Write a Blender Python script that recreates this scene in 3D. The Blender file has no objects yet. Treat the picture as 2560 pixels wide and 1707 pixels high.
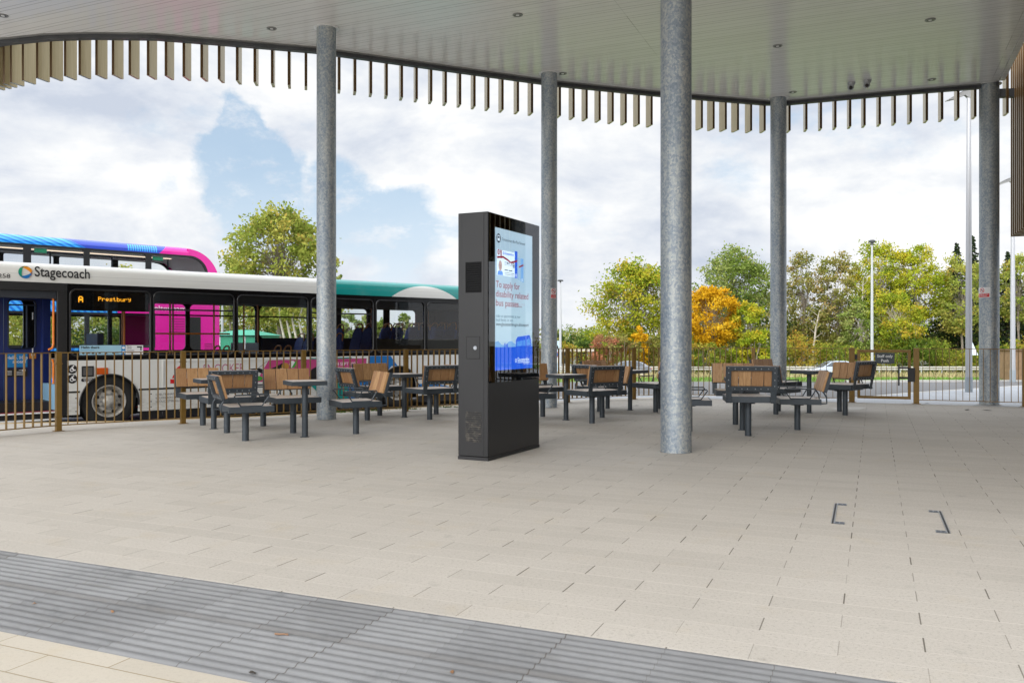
import bpy, math, random
import numpy as np
from mathutils import Vector, Matrix
R = math.radians
random.seed(7)
SC = bpy.context.scene
COL = SC.collection

# ------------------------------------------------------------------ camera
CAM_H, F = 1.30, 2100.0
cam_d = bpy.data.cameras.new("camera")
cam_d.sensor_width = 36.0
cam_d.lens = F / 2560 * 36.0
cam_d.shift_y = -6.5 / 2560
cam_d.clip_start, cam_d.clip_end = 0.05, 3000
cam = bpy.data.objects.new("camera", cam_d)
COL.objects.link(cam)
cam.location = (0, 0, CAM_H)
cam.rotation_euler = (R(90), 0, 0)
SC.camera = cam
SC.view_settings.view_transform = 'Standard'
SC.view_settings.look = 'None'
SC.view_settings.gamma = 1
SC.view_settings.exposure = 1.22

# ------------------------------------------------------------------ node helper
class NT:
    def __init__(s, tree):
        s.t = tree; s.n = tree.nodes; s.l = tree.links
    def new(s, kind, **kw):
        n = s.n.new(kind)
        for k, v in kw.items():
            setattr(n, k, v)
        return n
    def put(s, node, sock, val):
        i = node.inputs[sock]
        if hasattr(val, 'is_output') or isinstance(val, bpy.types.NodeSocket):
            s.l.new(val, i)
        elif val is not None:
            i.default_value = val
    def m(s, op, a, b=None, c=None, clamp=False):
        n = s.new('ShaderNodeMath', operation=op); n.use_clamp = clamp
        s.put(n, 0, a)
        if b is not None: s.put(n, 1, b)
        if c is not None: s.put(n, 2, c)
        return n.outputs[0]
    def mix(s, f, a, b, mode='MIX'):
        n = s.new('ShaderNodeMix', data_type='RGBA', blend_type=mode)
        s.put(n, 0, f)
        s.put(n, 6, a if isinstance(a, bpy.types.NodeSocket) else tuple(a) + (1,) if len(a) == 3 else a)
        s.put(n, 7, b if isinstance(b, bpy.types.NodeSocket) else tuple(b) + (1,) if len(b) == 3 else b)
        return n.outputs[2]
    def noise(s, vec, scale, detail=3, rough=.5, dist=0):
        n = s.new('ShaderNodeTexNoise')
        if vec is not None: s.put(n, 'Vector', vec)
        s.put(n, 'Scale', scale); s.put(n, 'Detail', detail); s.put(n, 'Roughness', rough); s.put(n, 'Distortion', dist)
        return n.outputs['Fac']
    def step(s, x, a, b):           # smooth ramp a..b -> 0..1
        n = s.new('ShaderNodeMapRange', interpolation_type='SMOOTHSTEP')
        s.put(n, 0, x); s.put(n, 1, a); s.put(n, 2, b)
        return n.outputs[0]
    def xyz(s, vec):
        n = s.new('ShaderNodeSeparateXYZ'); s.put(n, 0, vec)
        return n.outputs
    def vec(s, x, y, z):
        n = s.new('ShaderNodeCombineXYZ'); s.put(n, 0, x); s.put(n, 1, y); s.put(n, 2, z)
        return n.outputs[0]
    def white(s, vec):
        n = s.new('ShaderNodeTexWhiteNoise', noise_dimensions='3D'); s.put(n, 'Vector', vec)
        return n.outputs[0]
    def obj(s):
        return s.new('ShaderNodeTexCoord').outputs['Object']
    def ramp(s, x, stops):
        n = s.new('ShaderNodeValToRGB'); cr = n.color_ramp
        while len(cr.elements) < len(stops): cr.elements.new(0.5)
        for e, (p, c) in zip(cr.elements, stops):
            e.position = p; e.color = tuple(c) + (1,)
        s.put(n, 0, x)
        return n.outputs[0]

# ------------------------------------------------------------------ world: sky with broken cloud
SUN_EL, SUN_AZ = 29.0, 212.0          # azimuth clockwise from +Y; behind the camera, to the left
W = bpy.data.worlds.new("World"); SC.world = W; W.use_nodes = True
w = NT(W.node_tree); W.node_tree.nodes.clear()
sky = w.new('ShaderNodeTexSky', sky_type='NISHITA')
sky.sun_disc = False
sky.sun_elevation = R(SUN_EL); sky.sun_rotation = R(SUN_AZ)
sky.altitude = 50; sky.air_density = 1.0; sky.dust_density = 1.5
dirv = w.new('ShaderNodeTexCoord').outputs['Generated']
dx, dy, dz = w.xyz(dirv)
sv = w.vec(dx, dy, w.m('MULTIPLY', dz, 1.9))
big = w.noise(sv, 3.1, 9, .58, .35)
fine = w.noise(sv, 9.0, 8, .62, .2)
shade = w.noise(w.vec(w.m('ADD', dx, 4.2), dy, w.m('MULTIPLY', dz, 2.3)), 4.2, 6, .55, .4)
def blob(u, v, r, amp):               # an opening in the cloud around one direction of the sky
    k = Vector(((u - 1280) / F, 1, (847 - v) / F)).normalized()
    n = w.new('ShaderNodeVectorMath', operation='DISTANCE'); w.put(n, 0, wdir); n.inputs[1].default_value = k
    g = w.m('DIVIDE', n.outputs['Value'], r)
    g = w.m('SUBTRACT', 1.0, w.m('MULTIPLY', g, g), clamp=True)
    return w.m('MULTIPLY', g, amp)
wn = w.new('ShaderNodeTexNoise'); w.put(wn, 'Vector', dirv); wn.inputs['Scale'].default_value = 11; wn.inputs['Detail'].default_value = 6; wn.inputs['Roughness'].default_value = .62
wa = w.new('ShaderNodeVectorMath', operation='MULTIPLY_ADD'); w.put(wa, 0, wn.outputs['Color']); wa.inputs[1].default_value = (.085, .085, .085); w.put(wa, 2, dirv)
wsb = w.new('ShaderNodeVectorMath', operation='SUBTRACT'); w.put(wsb, 0, wa.outputs[0]); wsb.inputs[1].default_value = (.0425, .0425, .0425); wdir = wsb.outputs[0]
op = None
for b in [(600, 290, .030, .7), (615, 370, .045, .9), (560, 440, .045, .8), (640, 460, .055, .8), (615, 560, .06, .7), (690, 560, .05, .55), (860, 480, .05, .5), (900, 590, .085, .55), (1010, 560, .06, .35), (430, 470, .018, .25),
          (1040, 610, .08, .32), (1110, 300, .03, .28), (1420, 430, .05, .24), (2190, 320, .05, .24), (1330, 640, .06, .25), (1480, 560, .05, .15), (770, 320, .02, .3)]:
    o = blob(*b); op = o if op is None else w.m('ADD', op, o)
cov = w.m('ADD', w.m('MULTIPLY', w.m('SUBTRACT', big, .5), 2.4), w.m('MULTIPLY', w.m('SUBTRACT', fine, .5), 1.5))
cov = w.m('SUBTRACT', w.m('ADD', cov, .86), op)
mask = w.step(cov, .08, .72)
mask = w.m('MAXIMUM', mask, w.m('ADD', .08, w.m('MULTIPLY', w.step(w.noise(sv, 17, 7, .66), .50, .72), .6)))
shade = w.m('ADD', w.m('MULTIPLY', shade, .78), w.m('MULTIPLY', w.noise(sv, 14, 6, .65), .22))
cloudc = w.ramp(shade, [(.37, (5.8, 6.35, 7.4)), (.455, (7.3, 7.7, 8.4)), (.53, (8.7, 8.9, 9.15)), (.60, (10.0, 10.0, 10.0))])
skyc = w.mix(.6, sky.outputs[0], (5.6, 7.4, 9.4))
low = w.m('SUBTRACT', 1.0, w.step(dz, .0, .22))
skyc = w.mix(w.m('MULTIPLY', low, .7), skyc, (8.6, 9.3, 10.2))
final = w.mix(mask, skyc, cloudc)
# unseen sky overhead and behind, most round the sun, raised to light the plaza
sdir = (math.sin(R(SUN_AZ)) * math.cos(R(SUN_EL)), math.cos(R(SUN_AZ)) * math.cos(R(SUN_EL)), math.sin(R(SUN_EL)))
dt = w.new('ShaderNodeVectorMath', operation='DOT_PRODUCT'); w.put(dt, 0, dirv); dt.inputs[1].default_value = sdir
glow = w.m('MULTIPLY', w.m('POWER', w.m('MAXIMUM', dt.outputs['Value'], 0.0), 4.0), 2.3)
gain = w.m('ADD', w.m('ADD', w.m('ADD', .92, w.m('MULTIPLY', w.step(w.m('MULTIPLY', dy, -1.0), -.6, 0.0), .28)), w.m('MULTIPLY', w.step(dz, .36, .75), 1.0)), glow)
vm = w.new('ShaderNodeVectorMath', operation='SCALE'); w.put(vm, 0, final); w.put(vm, 3, gain); final = vm.outputs[0]
bg = w.new('ShaderNodeBackground'); w.put(bg, 0, final); bg.inputs[1].default_value = 0.05
wo = w.new('ShaderNodeOutputWorld'); w.l.new(bg.outputs[0], wo.inputs[0])

# ------------------------------------------------------------------ sun through thin cloud
sd = bpy.data.lights.new("sun", 'SUN'); sd.energy = 1.1; sd.angle = R(35); sd.color = (1, .95, .87)
so = bpy.data.objects.new("sun", sd); COL.objects.link(so)
d = Vector((math.sin(R(SUN_AZ)) * math.cos(R(SUN_EL)), math.cos(R(SUN_AZ)) * math.cos(R(SUN_EL)), math.sin(R(SUN_EL))))
so.rotation_euler = d.to_track_quat('Z', 'Y').to_euler()
so.location = (0, -5, 20)

# ------------------------------------------------------------------ geometry helpers
def g2(u, v, z=0.0):
    """the point at height z under the line of sight measured at (u, v) of the survey frame"""
    Y = (CAM_H - z) * F / (v - 847.0)
    return Vector(((u - 1280) / F * Y, Y, z))
def at(u, v, Y):
    return Vector(((u - 1280) / F * Y, Y, CAM_H + (847 - v) / F * Y))

class MB:
    def __init__(s):
        s.v = []; s.f = []; s.mi = []; s.cur = 0
    def add(s, vs, fs):
        b = len(s.v); s.v += [tuple(p) for p in vs]
        for f in fs: s.f.append(tuple(i + b for i in f)); s.mi.append(s.cur)
        return s
    def mat(s, i): s.cur = i; return s
    def box(s, x0, x1, y0, y1, z0, z1, M=None):
        vs = [Vector(p) for p in ((x0,y0,z0),(x1,y0,z0),(x1,y1,z0),(x0,y1,z0),(x0,y0,z1),(x1,y0,z1),(x1,y1,z1),(x0,y1,z1))]
        if M is not None: vs = [M @ p for p in vs]
        return s.add(vs, [(0,3,2,1),(4,5,6,7),(0,1,5,4),(1,2,6,5),(2,3,7,6),(3,0,4,7)])
    def cyl(s, p0, p1, r0, r1=None, n=16, caps=True):
        p0, p1 = Vector(p0), Vector(p1); r1 = r0 if r1 is None else r1
        d = (p1 - p0).normalized()
        a = d.orthogonal().normalized(); b = d.cross(a)
        vs = []
        for p, r in ((p0, r0), (p1, r1)):
            for i in range(n):
                t = 2 * math.pi * i / n
                vs.append(p + (a * math.cos(t) + b * math.sin(t)) * r)
        fs = [(i, (i+1) % n, n + (i+1) % n, n + i) for i in range(n)]
        if caps: fs += [tuple(range(n))[::-1], tuple(range(n, 2*n))]
        return s.add(vs, fs)
    def tube(s, pts, r, n=8, closed=False, flat=None):
        pts = [Vector(p) for p in pts]; m = len(pts); rings = []
        rr = r if isinstance(r, (list, tuple)) else [r] * m
        prev = None
        for i, p in enumerate(pts):
            if closed: t = (pts[(i+1) % m] - pts[i-1]).normalized()
            else: t = (pts[min(i+1, m-1)] - pts[max(i-1, 0)]).normalized()
            a = t.orthogonal().normalized() if prev is None else (prev - t * prev.dot(t)).normalized()
            prev = a; b = t.cross(a)
            rings.append([p + (a * math.cos(2*math.pi*k/n) + b * math.sin(2*math.pi*k/n)) * rr[i] for k in range(n)])
        vs = [q for ring in rings for q in ring]; fs = []
        for i in range(m if closed else m - 1):
            j = (i + 1) % m
            for k in range(n):
                fs.append((i*n+k, i*n+(k+1) % n, j*n+(k+1) % n, j*n+k))
        if not closed: fs += [tuple(range(n))[::-1], tuple(range((m-1)*n, m*n))]
        return s.add(vs, fs)
    def prism(s, poly, lo, hi, fn):
        """poly: 2-D outline; fn(a, b, h) -> 3-D point; extruded from lo to hi"""
        n = len(poly)
        vs = [fn(a, b, lo) for a, b in poly] + [fn(a, b, hi) for a, b in poly]
        fs = [(i, (i+1) % n, n + (i+1) % n, n + i) for i in range(n)] + [tuple(range(n))[::-1], tuple(range(n, 2*n))]
        return s.add(vs, fs)
    def ring(s, outer, inner, lo, hi, fn):
        """frame between two outlines with the same number of points"""
        n = len(outer)
        vs = [fn(a, b, h) for h in (lo, hi) for P in (outer, inner) for a, b in P]
        fs = []
        for i in range(n):
            j = (i + 1) % n
            fs += [(i, j, n+j, n+i), (2*n+i, 3*n+i, 3*n+j, 2*n+j), (i, 2*n+i, 2*n+j, j), (n+i, n+j, 3*n+j, 3*n+i)]
        return s.add(vs, fs)
    def sphere(s, c, r, n=12, m=8, sc=(1,1,1)):
        c = Vector(c); vs = []; fs = []
        for i in range(m + 1):
            th = math.pi * i / m
            for k in range(n):
                ph = 2 * math.pi * k / n
                vs.append(c + Vector((r*sc[0]*math.sin(th)*math.cos(ph), r*sc[1]*math.sin(th)*math.sin(ph), r*sc[2]*math.cos(th))))
        for i in range(m):
            for k in range(n):
                fs.append((i*n+k, (i+1)*n+k, (i+1)*n+(k+1) % n, i*n+(k+1) % n))
        return s.add(vs, fs)
    def text(s, txt, size, M, align='LEFT', width=None, weight=0.0, sx=1.0):
        c = bpy.data.curves.new("t", 'FONT'); c.body = txt; c.size = size; c.align_x = align; c.offset = weight * size; c.resolution_u = 3
        o = bpy.data.objects.new("t", c); me = o.to_mesh()
        vs = [Vector(p.co) for p in me.vertices]; fs = [tuple(p.vertices) for p in me.polygons]
        if width and vs:
            x0 = min(p.x for p in vs); x1 = max(p.x for p in vs); k = width / max(1e-6, x1 - x0)
            for p in vs: p.x = (p.x - x0) * k if align == 'LEFT' else p.x * k
        for p in vs: p.x *= sx
        o.to_mesh_clear(); bpy.data.objects.remove(o); bpy.data.curves.remove(c)
        return s.add([M @ p for p in vs], fs)
    def build(s, name, mats, parent=None, smooth=False, bevel=0, auto=None):
        me = bpy.data.meshes.new(name); me.from_pydata(s.v, [], s.f)
        for m_ in (mats if isinstance(mats, (list, tuple)) else [mats]): me.materials.append(m_)
        me.polygons.foreach_set('material_index', s.mi)
        me.update()
        o = bpy.data.objects.new(name, me); COL.objects.link(o)
        if parent is not None: o.parent = parent
        if smooth:
            me.polygons.foreach_set('use_smooth', [True] * len(me.polygons))
            me.set_sharp_from_angle(angle=R(35))
        if bevel:
            b = o.modifiers.new('bevel', 'BEVEL'); b.width = bevel; b.segments = 2; b.limit_method = 'ANGLE'; b.angle_limit = R(40)
        return o

def tag(o, label=None, cat=None, group=None, kind=None):
    if label: o['label'] = label
    if cat: o['category'] = cat
    if group: o['group'] = group
    if kind: o['kind'] = kind
    return o
def empty(name, loc, rz=0, **kw):
    o = bpy.data.objects.new(name, None); COL.objects.link(o)
    o.location = loc; o.rotation_euler = (0, 0, rz); o.empty_display_size = .2
    return tag(o, **kw)
CH = {}
def copy_tree(o, parent=None):
    c = o.copy(); COL.objects.link(c)
    if parent is not None: c.parent = parent
    for ch in [x for x in COL.objects if x.parent == o]:
        copy_tree(ch, c)
    return c
def plane_M(origin, xdir, updir):
    x = Vector(xdir).normalized(); u = Vector(updir).normalized(); n = x.cross(u)
    M = Matrix((x, u, n)).transposed().to_4x4(); M.translation = Vector(origin)
    return M

# ------------------------------------------------------------------ materials
def mat(name, col, rough=.6, metal=0, spec=.5, var=.0, vscale=3.0, bump=0, bscale=60, coat=0, emit=None, es=0, fn=None):
    m = bpy.data.materials.new(name); m.use_nodes = True; t = NT(m.node_tree)
    b = m.node_tree.nodes['Principled BSDF']
    b.inputs['Roughness'].default_value = rough; b.inputs['Metallic'].default_value = metal
    b.inputs['Specular IOR Level'].default_value = spec; b.inputs['Coat Weight'].default_value = coat
    c = tuple(col) + (1,)
    if fn is not None:
        r = fn(t, b)
        if r is not None: t.l.new(r, b.inputs['Base Color'])
    elif var > 0:
        n = t.noise(t.obj(), vscale, 5, .6)
        lo = tuple(x * (1 - var) for x in col); hi = tuple(min(1, x * (1 + var)) for x in col)
        t.l.new(t.ramp(n, [(.3, lo), (.7, hi)]), b.inputs['Base Color'])
        t.l.new(t.m('ADD', rough - .06, t.m('MULTIPLY', n, .12)), b.inputs['Roughness'])
    else: b.inputs['Base Color'].default_value = c
    if bump:
        bn = t.new('ShaderNodeBump'); bn.inputs['Strength'].default_value = bump; bn.inputs['Distance'].default_value = .004
        t.l.new(t.noise(t.obj(), bscale, 4, .6), bn.inputs['Height']); t.l.new(bn.outputs[0], b.inputs['Normal'])
    if emit:
        b.inputs['Emission Color'].default_value = tuple(emit) + (1,); b.inputs['Emission Strength'].default_value = es
    return m
def glass(name, tint, gl=1.0, rough=0.0, base=.03):
    m = bpy.data.materials.new(name); m.use_nodes = True; t = NT(m.node_tree); t.n.clear()
    tr = t.new('ShaderNodeBsdfTransparent'); tr.inputs[0].default_value = tuple(tint) + (1,)
    g = t.new('ShaderNodeBsdfGlossy'); g.inputs['Roughness'].default_value = rough
    lw = t.new('ShaderNodeFresnel'); lw.inputs[0].default_value = 1.5
    mx = t.new('ShaderNodeMixShader'); t.l.new(t.m('ADD', t.m('MULTIPLY', lw.outputs[0], gl), base, clamp=True), mx.inputs[0])
    t.l.new(tr.outputs[0], mx.inputs[1]); t.l.new(g.outputs[0], mx.inputs[2])
    o = t.new('ShaderNodeOutputMaterial'); t.l.new(mx.outputs[0], o.inputs[0])
    return m

SN, CS = .3962, .9182     # paving grid: rows run along (CS, -SN), courses step along (SN, CS)
def pq(t):
    x, y, z = t.xyz(t.obj())
    p = t.m('SUBTRACT', t.m('MULTIPLY', x, CS), t.m('MULTIPLY', y, SN))
    q = t.m('ADD', t.m('MULTIPLY', x, SN), t.m('MULTIPLY', y, CS))
    return p, q
def pavers(c_lo, c_hi, L, Wd, p0, q0, dark=(.10,.085,.065), light=(.58,.545,.49), course_dark=False, spk=.5):
    def fn(t, b):
        p, q = pq(t)
        Q = t.m('DIVIDE', t.m('SUBTRACT', q, q0), Wd); row = t.m('FLOOR', Q); fq = t.m('SUBTRACT', Q, row)
        off = t.m('MULTIPLY', t.m('FLOORED_MODULO', row, 2.0), .5)
        P = t.m('ADD', t.m('DIVIDE', t.m('SUBTRACT', p, p0), L), off); col = t.m('FLOOR', P); fp = t.m('SUBTRACT', P, col)
        rnd = t.white(t.vec(row, col, 1.3)); rnd2 = t.white(t.vec(row, t.m('FLOOR', t.m('ADD', P, .5)), 7.7)); rnd3 = t.white(t.vec(row, 3.1, 2.2))
        o = t.obj()
        sp = t.noise(o, 330, 2, .75); sp2 = t.noise(o, 120, 3, .7); st = t.noise(o, .8, 5, .6); st2 = t.noise(o, 5.5, 5, .65)
        v = t.m('ADD', t.m('MULTIPLY', rnd, .27), t.m('MULTIPLY', st, .85))
        base = t.mix(t.step(v, .2, .95), c_lo, c_hi)
        yel = t.m('MULTIPLY', t.step(t.noise(o, 2.3, 4, .6), .56, .74), .35)
        base = t.mix(yel, base, (c_hi[0]*.92, c_hi[1]*.84, c_hi[2]*.68))
        spot = t.m('MULTIPLY', t.step(st2, .60, .74), .38)
        base = t.mix(spot, base, (c_lo[0]*.6, c_lo[1]*.6, c_lo[2]*.6))
        sp3 = t.noise(o, 62, 4, .8)
        base = t.mix(t.m('MULTIPLY', t.step(sp3, .50, .68), spk*.7), base, (c_lo[0]*.62, c_lo[1]*.60, c_lo[2]*.57))
        base = t.mix(t.m('MULTIPLY', t.step(sp, .56, .72), spk), base, (c_lo[0]*.55, c_lo[1]*.53, c_lo[2]*.5))
        base = t.mix(t.m('MULTIPLY', t.step(sp2, .58, .75), spk * .8), base, (min(1, c_hi[0]*1.25), min(1, c_hi[1]*1.25), min(1, c_hi[2]*1.22)))
        # small dark marks trodden into the paving
        mk = t.new('ShaderNodeTexVoronoi'); t.put(mk, 'Scale', 2.6); t.put(mk, 'Vector', o)
        base = t.mix(t.m('MULTIPLY', t.m('LESS_THAN', mk.outputs['Distance'], .018), .5), base, (.16,.14,.12))
        dq = t.m('MULTIPLY', t.m('MINIMUM', fq, t.m('SUBTRACT', 1.0, fq)), Wd)
        dp = t.m('MULTIPLY', t.m('MINIMUM', fp, t.m('SUBTRACT', 1.0, fp)), L)
        jc = t.m('MULTIPLY', t.m('LESS_THAN', dq, .0035), t.m('ADD', .25, t.m('MULTIPLY', rnd3, .7)))
        base = t.mix(jc, base, dark if course_dark else light)
        wj = t.m('ADD', .0019, t.m('MULTIPLY', rnd2, .0019))
        jp = t.m('MULTIPLY', t.m('LESS_THAN', dp, wj), t.m('ADD', .38, t.m('MULTIPLY', rnd2, .6)))
        base = t.mix(jp, base, dark)
        h = t.m('SUBTRACT', t.m('MULTIPLY', sp, .5), t.m('MAXIMUM', jp, t.m('MULTIPLY', jc, .5)))
        bn = t.new('ShaderNodeBump'); bn.inputs['Strength'].default_value = .35; bn.inputs['Distance'].default_value = .003
        t.l.new(h, bn.inputs['Height']); t.l.new(bn.outputs[0], b.inputs['Normal'])
        return base
    return fn
M_ = {}
M_['paver'] = mat('granite_paving', (.5,.5,.5), .82, fn=pavers((.435,.405,.362), (.515,.482,.434), .667, .184, -.139, .02, spk=.95))
M_['paver2'] = mat('warm_granite_paving', (.5,.5,.5), .8, fn=pavers((.44,.40,.335), (.52,.475,.40), .667, .19, -.12, .52, dark=(.25,.20,.12), course_dark=True, spk=.4))
M_['paver3'] = mat('grey_block_paving', (.5,.5,.5), .75, fn=pavers((.34,.36,.39), (.42,.44,.47), .4, .2, 0, 0, dark=(.2,.2,.2)))
def tactile_fn(t, b):
    p, q = pq(t); o = t.obj()
    wav = t.m('MULTIPLY', t.m('SINE', t.m('MULTIPLY', q, 2*math.pi/.0609)), .0022)
    P = t.m('DIVIDE', t.m('ADD', t.m('ADD', p, wav), .803), .4375); col = t.m('FLOOR', P); fp = t.m('SUBTRACT', P, col)
    dp = t.m('MULTIPLY', t.m('MINIMUM', fp, t.m('SUBTRACT', 1.0, fp)), .4375)
    row = t.m('FLOOR', t.m('DIVIDE', t.m('SUBTRACT', q, 2.53), .485))
    rnd = t.white(t.vec(row, col, 3.0))
    rj = t.white(t.vec(t.m('FLOOR', t.m('ADD', P, .5)), 2.0, 3.0))
    a = t.noise(o, 1.7, 6, .65, .5); s2 = t.noise(t.vec(t.m('MULTIPLY', p, 1.0), t.m('MULTIPLY', q, 7.0), 0), 3.0, 5, .6)
    base = t.ramp(t.m('ADD', t.m('MULTIPLY', rnd, .2), t.m('MULTIPLY', a, .8)), [(.25, (.145,.148,.152)), (.5, (.195,.199,.205)), (.75, (.24,.245,.252))])
    base = t.mix(t.m('MULTIPLY', t.step(s2, .55, .75), .45), base, (.13,.125,.115))
    base = t.mix(t.m('MULTIPLY', t.step(t.noise(o, 150, 2, .7), .55, .75), .4), base, (.16,.16,.165))
    mid = t.m('ABSOLUTE', t.m('SUBTRACT', q, 3.03))
    base = t.mix(t.m('MULTIPLY', t.m('SUBTRACT', 1.0, t.step(mid, .0, .045)), t.m('MULTIPLY', t.noise(o, 2.5, 4, .6), .7)), base, (.11,.10,.09))
    sc = t.m('ADD', t.m('MULTIPLY', t.step(t.noise(o, 3.1, 6, .7), .56, .70), .6), 0)
    base = t.mix(sc, base, (.11,.115,.12))
    base = t.mix(t.m('MULTIPLY', t.m('LESS_THAN', dp, t.m('ADD', .0012, t.m('MULTIPLY', rj, .0026))), t.m('ADD', .35, t.m('MULTIPLY', rj, .6))), base, (.06,.05,.04))
    bn = t.new('ShaderNodeBump'); bn.inputs['Strength'].default_value = .3; bn.inputs['Distance'].default_value = .002
    t.l.new(t.noise(o, 260, 3, .7), bn.inputs['Height']); t.l.new(bn.outputs[0], b.inputs['Normal'])
    return base
M_['tactile'] = mat('ribbed_grey_concrete', (.3,.3,.3), .7, fn=tactile_fn)
def galv_fn(dark=1.0, warm=0):
    def fn(t, b):
        o = t.obj(); x, y, z = t.xyz(o)
        v = t.new('ShaderNodeTexVoronoi'); t.put(v, 'Scale', 48); t.put(v, 'Vector', t.vec(x, y, t.m('MULTIPLY', z, .8)))
        sp = t.noise(o, 150, 4, .8)
        bl = t.noise(t.vec(t.m('MULTIPLY', x, 3.0), t.m('MULTIPLY', y, 3.0), t.m('MULTIPLY', z, .75)), 2.2, 6, .65)
        st = t.noise(t.vec(t.m('MULTIPLY', x, 14.0), t.m('MULTIPLY', y, 14.0), t.m('MULTIPLY', z, 1.0)), 1.6, 5, .6)
        f = t.m('ADD', t.m('MULTIPLY', sp, .52), t.m('ADD', t.m('MULTIPLY', t.xyz(v.outputs['Color'])[0], .16), t.m('MULTIPLY', bl, .4)))
        k = dark
        c = t.ramp(f, [(.36, (.18*k,.225*k,.28*k)), (.5, (.29*k,.335*k,.38*k)), (.62, (.47*k,.49*k,.48*k)), (.75, (.60*k,.61*k,.58*k))])
        c = t.mix(t.m('MULTIPLY', t.step(st, .56, .7), .45), c, (.20*k,.25*k,.31*k))
        c = t.mix(t.m('MULTIPLY', t.step(t.noise(o, 7, 5, .7), .70, .78), .5), c, (.30,.22,.13))
        mr = t.m('ADD', .42, t.m('MULTIPLY', sp, .25)); t.l.new(mr, b.inputs['Roughness'])
        return c
    return fn
M_['galv'] = mat('galvanised_steel', (.4,.4,.4), .5, metal=.55, fn=galv_fn(.90))
M_['galv2'] = mat('old_galvanised_steel', (.4,.4,.4), .5, metal=.5, fn=galv_fn(1.05))
def soffit_fn(t, b):
    p, q = pq(t); o = t.obj()
    Pd = .372
    f = t.m('MULTIPLY', t.m('FRACT', t.m('DIVIDE', t.m('SUBTRACT', q, .11), Pd)), Pd)
    r = t.m('FLOOR', t.m('DIVIDE', t.m('SUBTRACT', q, .11), Pd))
    g = t.m('ADD', t.m('LESS_THAN', f, .011), t.m('LESS_THAN', t.m('ABSOLUTE', t.m('SUBTRACT', f, .085)), .006))
    g = t.m('ADD', g, t.m('LESS_THAN', t.m('ABSOLUTE', t.m('SUBTRACT', f, .228)), .004), clamp=True)
    j = t.m('ADD', t.m('LESS_THAN', t.m('ABSOLUTE', t.m('SUBTRACT', p, -3.55)), .006), t.m('LESS_THAN', t.m('ABSOLUTE', t.m('SUBTRACT', p, 2.1)), .006), clamp=True)
    jj = t.m('MULTIPLY', j, t.white(t.vec(r, 5.0, 1.0)))
    base = t.mix(t.m('MULTIPLY', t.white(t.vec(r, t.m('GREATER_THAN', f, .085), 1.0)), .6), (.79,.78,.77), (.84,.83,.82))
    base = t.mix(t.m('MULTIPLY', g, .55), base, (.20,.19,.18))
    base = t.mix(t.m('MULTIPLY', jj, .6), base, (.25,.24,.22))
    base = t.mix(t.m('MULTIPLY', t.step(t.noise(o, 1.2, 5, .6), .5, .8), .12), base, (.5,.48,.44))
    bn = t.new('ShaderNodeBump'); bn.inputs['Strength'].default_value = .5; bn.inputs['Distance'].default_value = .004
    t.l.new(t.m('SUBTRACT', 1.0, g), bn.inputs['Height']); t.l.new(bn.outputs[0], b.inputs['Normal'])
    return base
M_['soffit'] = mat('white_soffit_planks', (.7,.7,.7), .20, spec=.5, fn=soffit_fn)
M_['steel_dk'] = mat('dark_steel', (.075,.078,.085), .5, metal=.3, var=.2)
M_['steel_md'] = mat('mid_grey_trim', (.22,.22,.215), .45, var=.1)
def fin_fn(t, b):
    o = t.obj(); x, y, z = t.xyz(o)
    s = t.noise(t.vec(t.m('MULTIPLY', x, 60.0), t.m('MULTIPLY', y, 60.0), t.m('MULTIPLY', z, 1.5)), 1.0, 3, .6)
    return t.ramp(s, [(.3, (.38,.315,.18)), (.7, (.47,.395,.25))])
M_['fin'] = mat('bronze_anodised_fin', (.3,.2,.1), .33, metal=.55, fn=fin_fn)
M_['fin_inner'] = mat('shaded_fin_edge', (.085,.045,.012), .35, metal=.5)  # shade on the fins' camera-facing edge is put into this darker colour
M_['bronze'] = mat('bronze_painted_steel', (.20,.115,.022), .45, metal=.3, var=.12, vscale=8)
M_['slat'] = mat('bronze_slat', (.14,.072,.018), .4, metal=.4, var=.15, vscale=5)
M_['frame'] = mat('slate_powder_coat', (.040,.051,.062), .45, metal=.1, var=.1, vscale=20, bump=.15, bscale=300)
M_['rivet'] = mat('zinc_rivet', (.35,.37,.4), .35, metal=.8)
def wood_fn(lo, hi, dk):
    def fn(t, b):
        o = t.obj(); x, y, z = t.xyz(o)
        oi = t.new('ShaderNodeObjectInfo').outputs['Random']
        pl = t.m('FLOOR', t.m('DIVIDE', t.m('ADD', x, .31), .155))
        r = t.white(t.vec(pl, t.m('MULTIPLY', oi, 91.0), 0))
        s = t.noise(t.vec(t.m('ADD', t.m('MULTIPLY', x, 55.0), t.m('MULTIPLY', r, 40.0)), t.m('MULTIPLY', y, 6.0), t.m('MULTIPLY', z, 5.0)), 1.3, 6, .68, 1.0)
        c = t.mix(t.step(s, .3, .7), lo, hi)
        c = t.mix(t.m('MULTIPLY', r, .62), c, dk)
        return t.mix(t.m('MULTIPLY', oi, .3), c, dk)
    return fn
M_['wood'] = mat('oiled_iroko_boards', (.4,.25,.12), .48, fn=wood_fn((.37,.195,.08), (.60,.37,.175), (.22,.10,.04)))
M_['seatwood'] = mat('weathered_seat_boards', (.4,.35,.3), .36, fn=wood_fn((.52,.455,.40), (.70,.63,.56), (.44,.37,.31)))
M_['black'] = mat('matt_black', (.012,.012,.014), .5)
M_['gloss_black'] = mat('gloss_black', (.004,.004,.005), .2, spec=.3)
M_['gasket'] = mat('black_rubber_gasket', (.011,.011,.012), .42, var=.2, vscale=30)
M_['tyre'] = mat('tyre_rubber', (.016,.016,.016), .75, bump=.4, bscale=80)
M_['alu'] = mat('worn_alloy_wheel', (.50,.48,.44), .42, metal=.35, var=.35, vscale=18)
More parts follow.
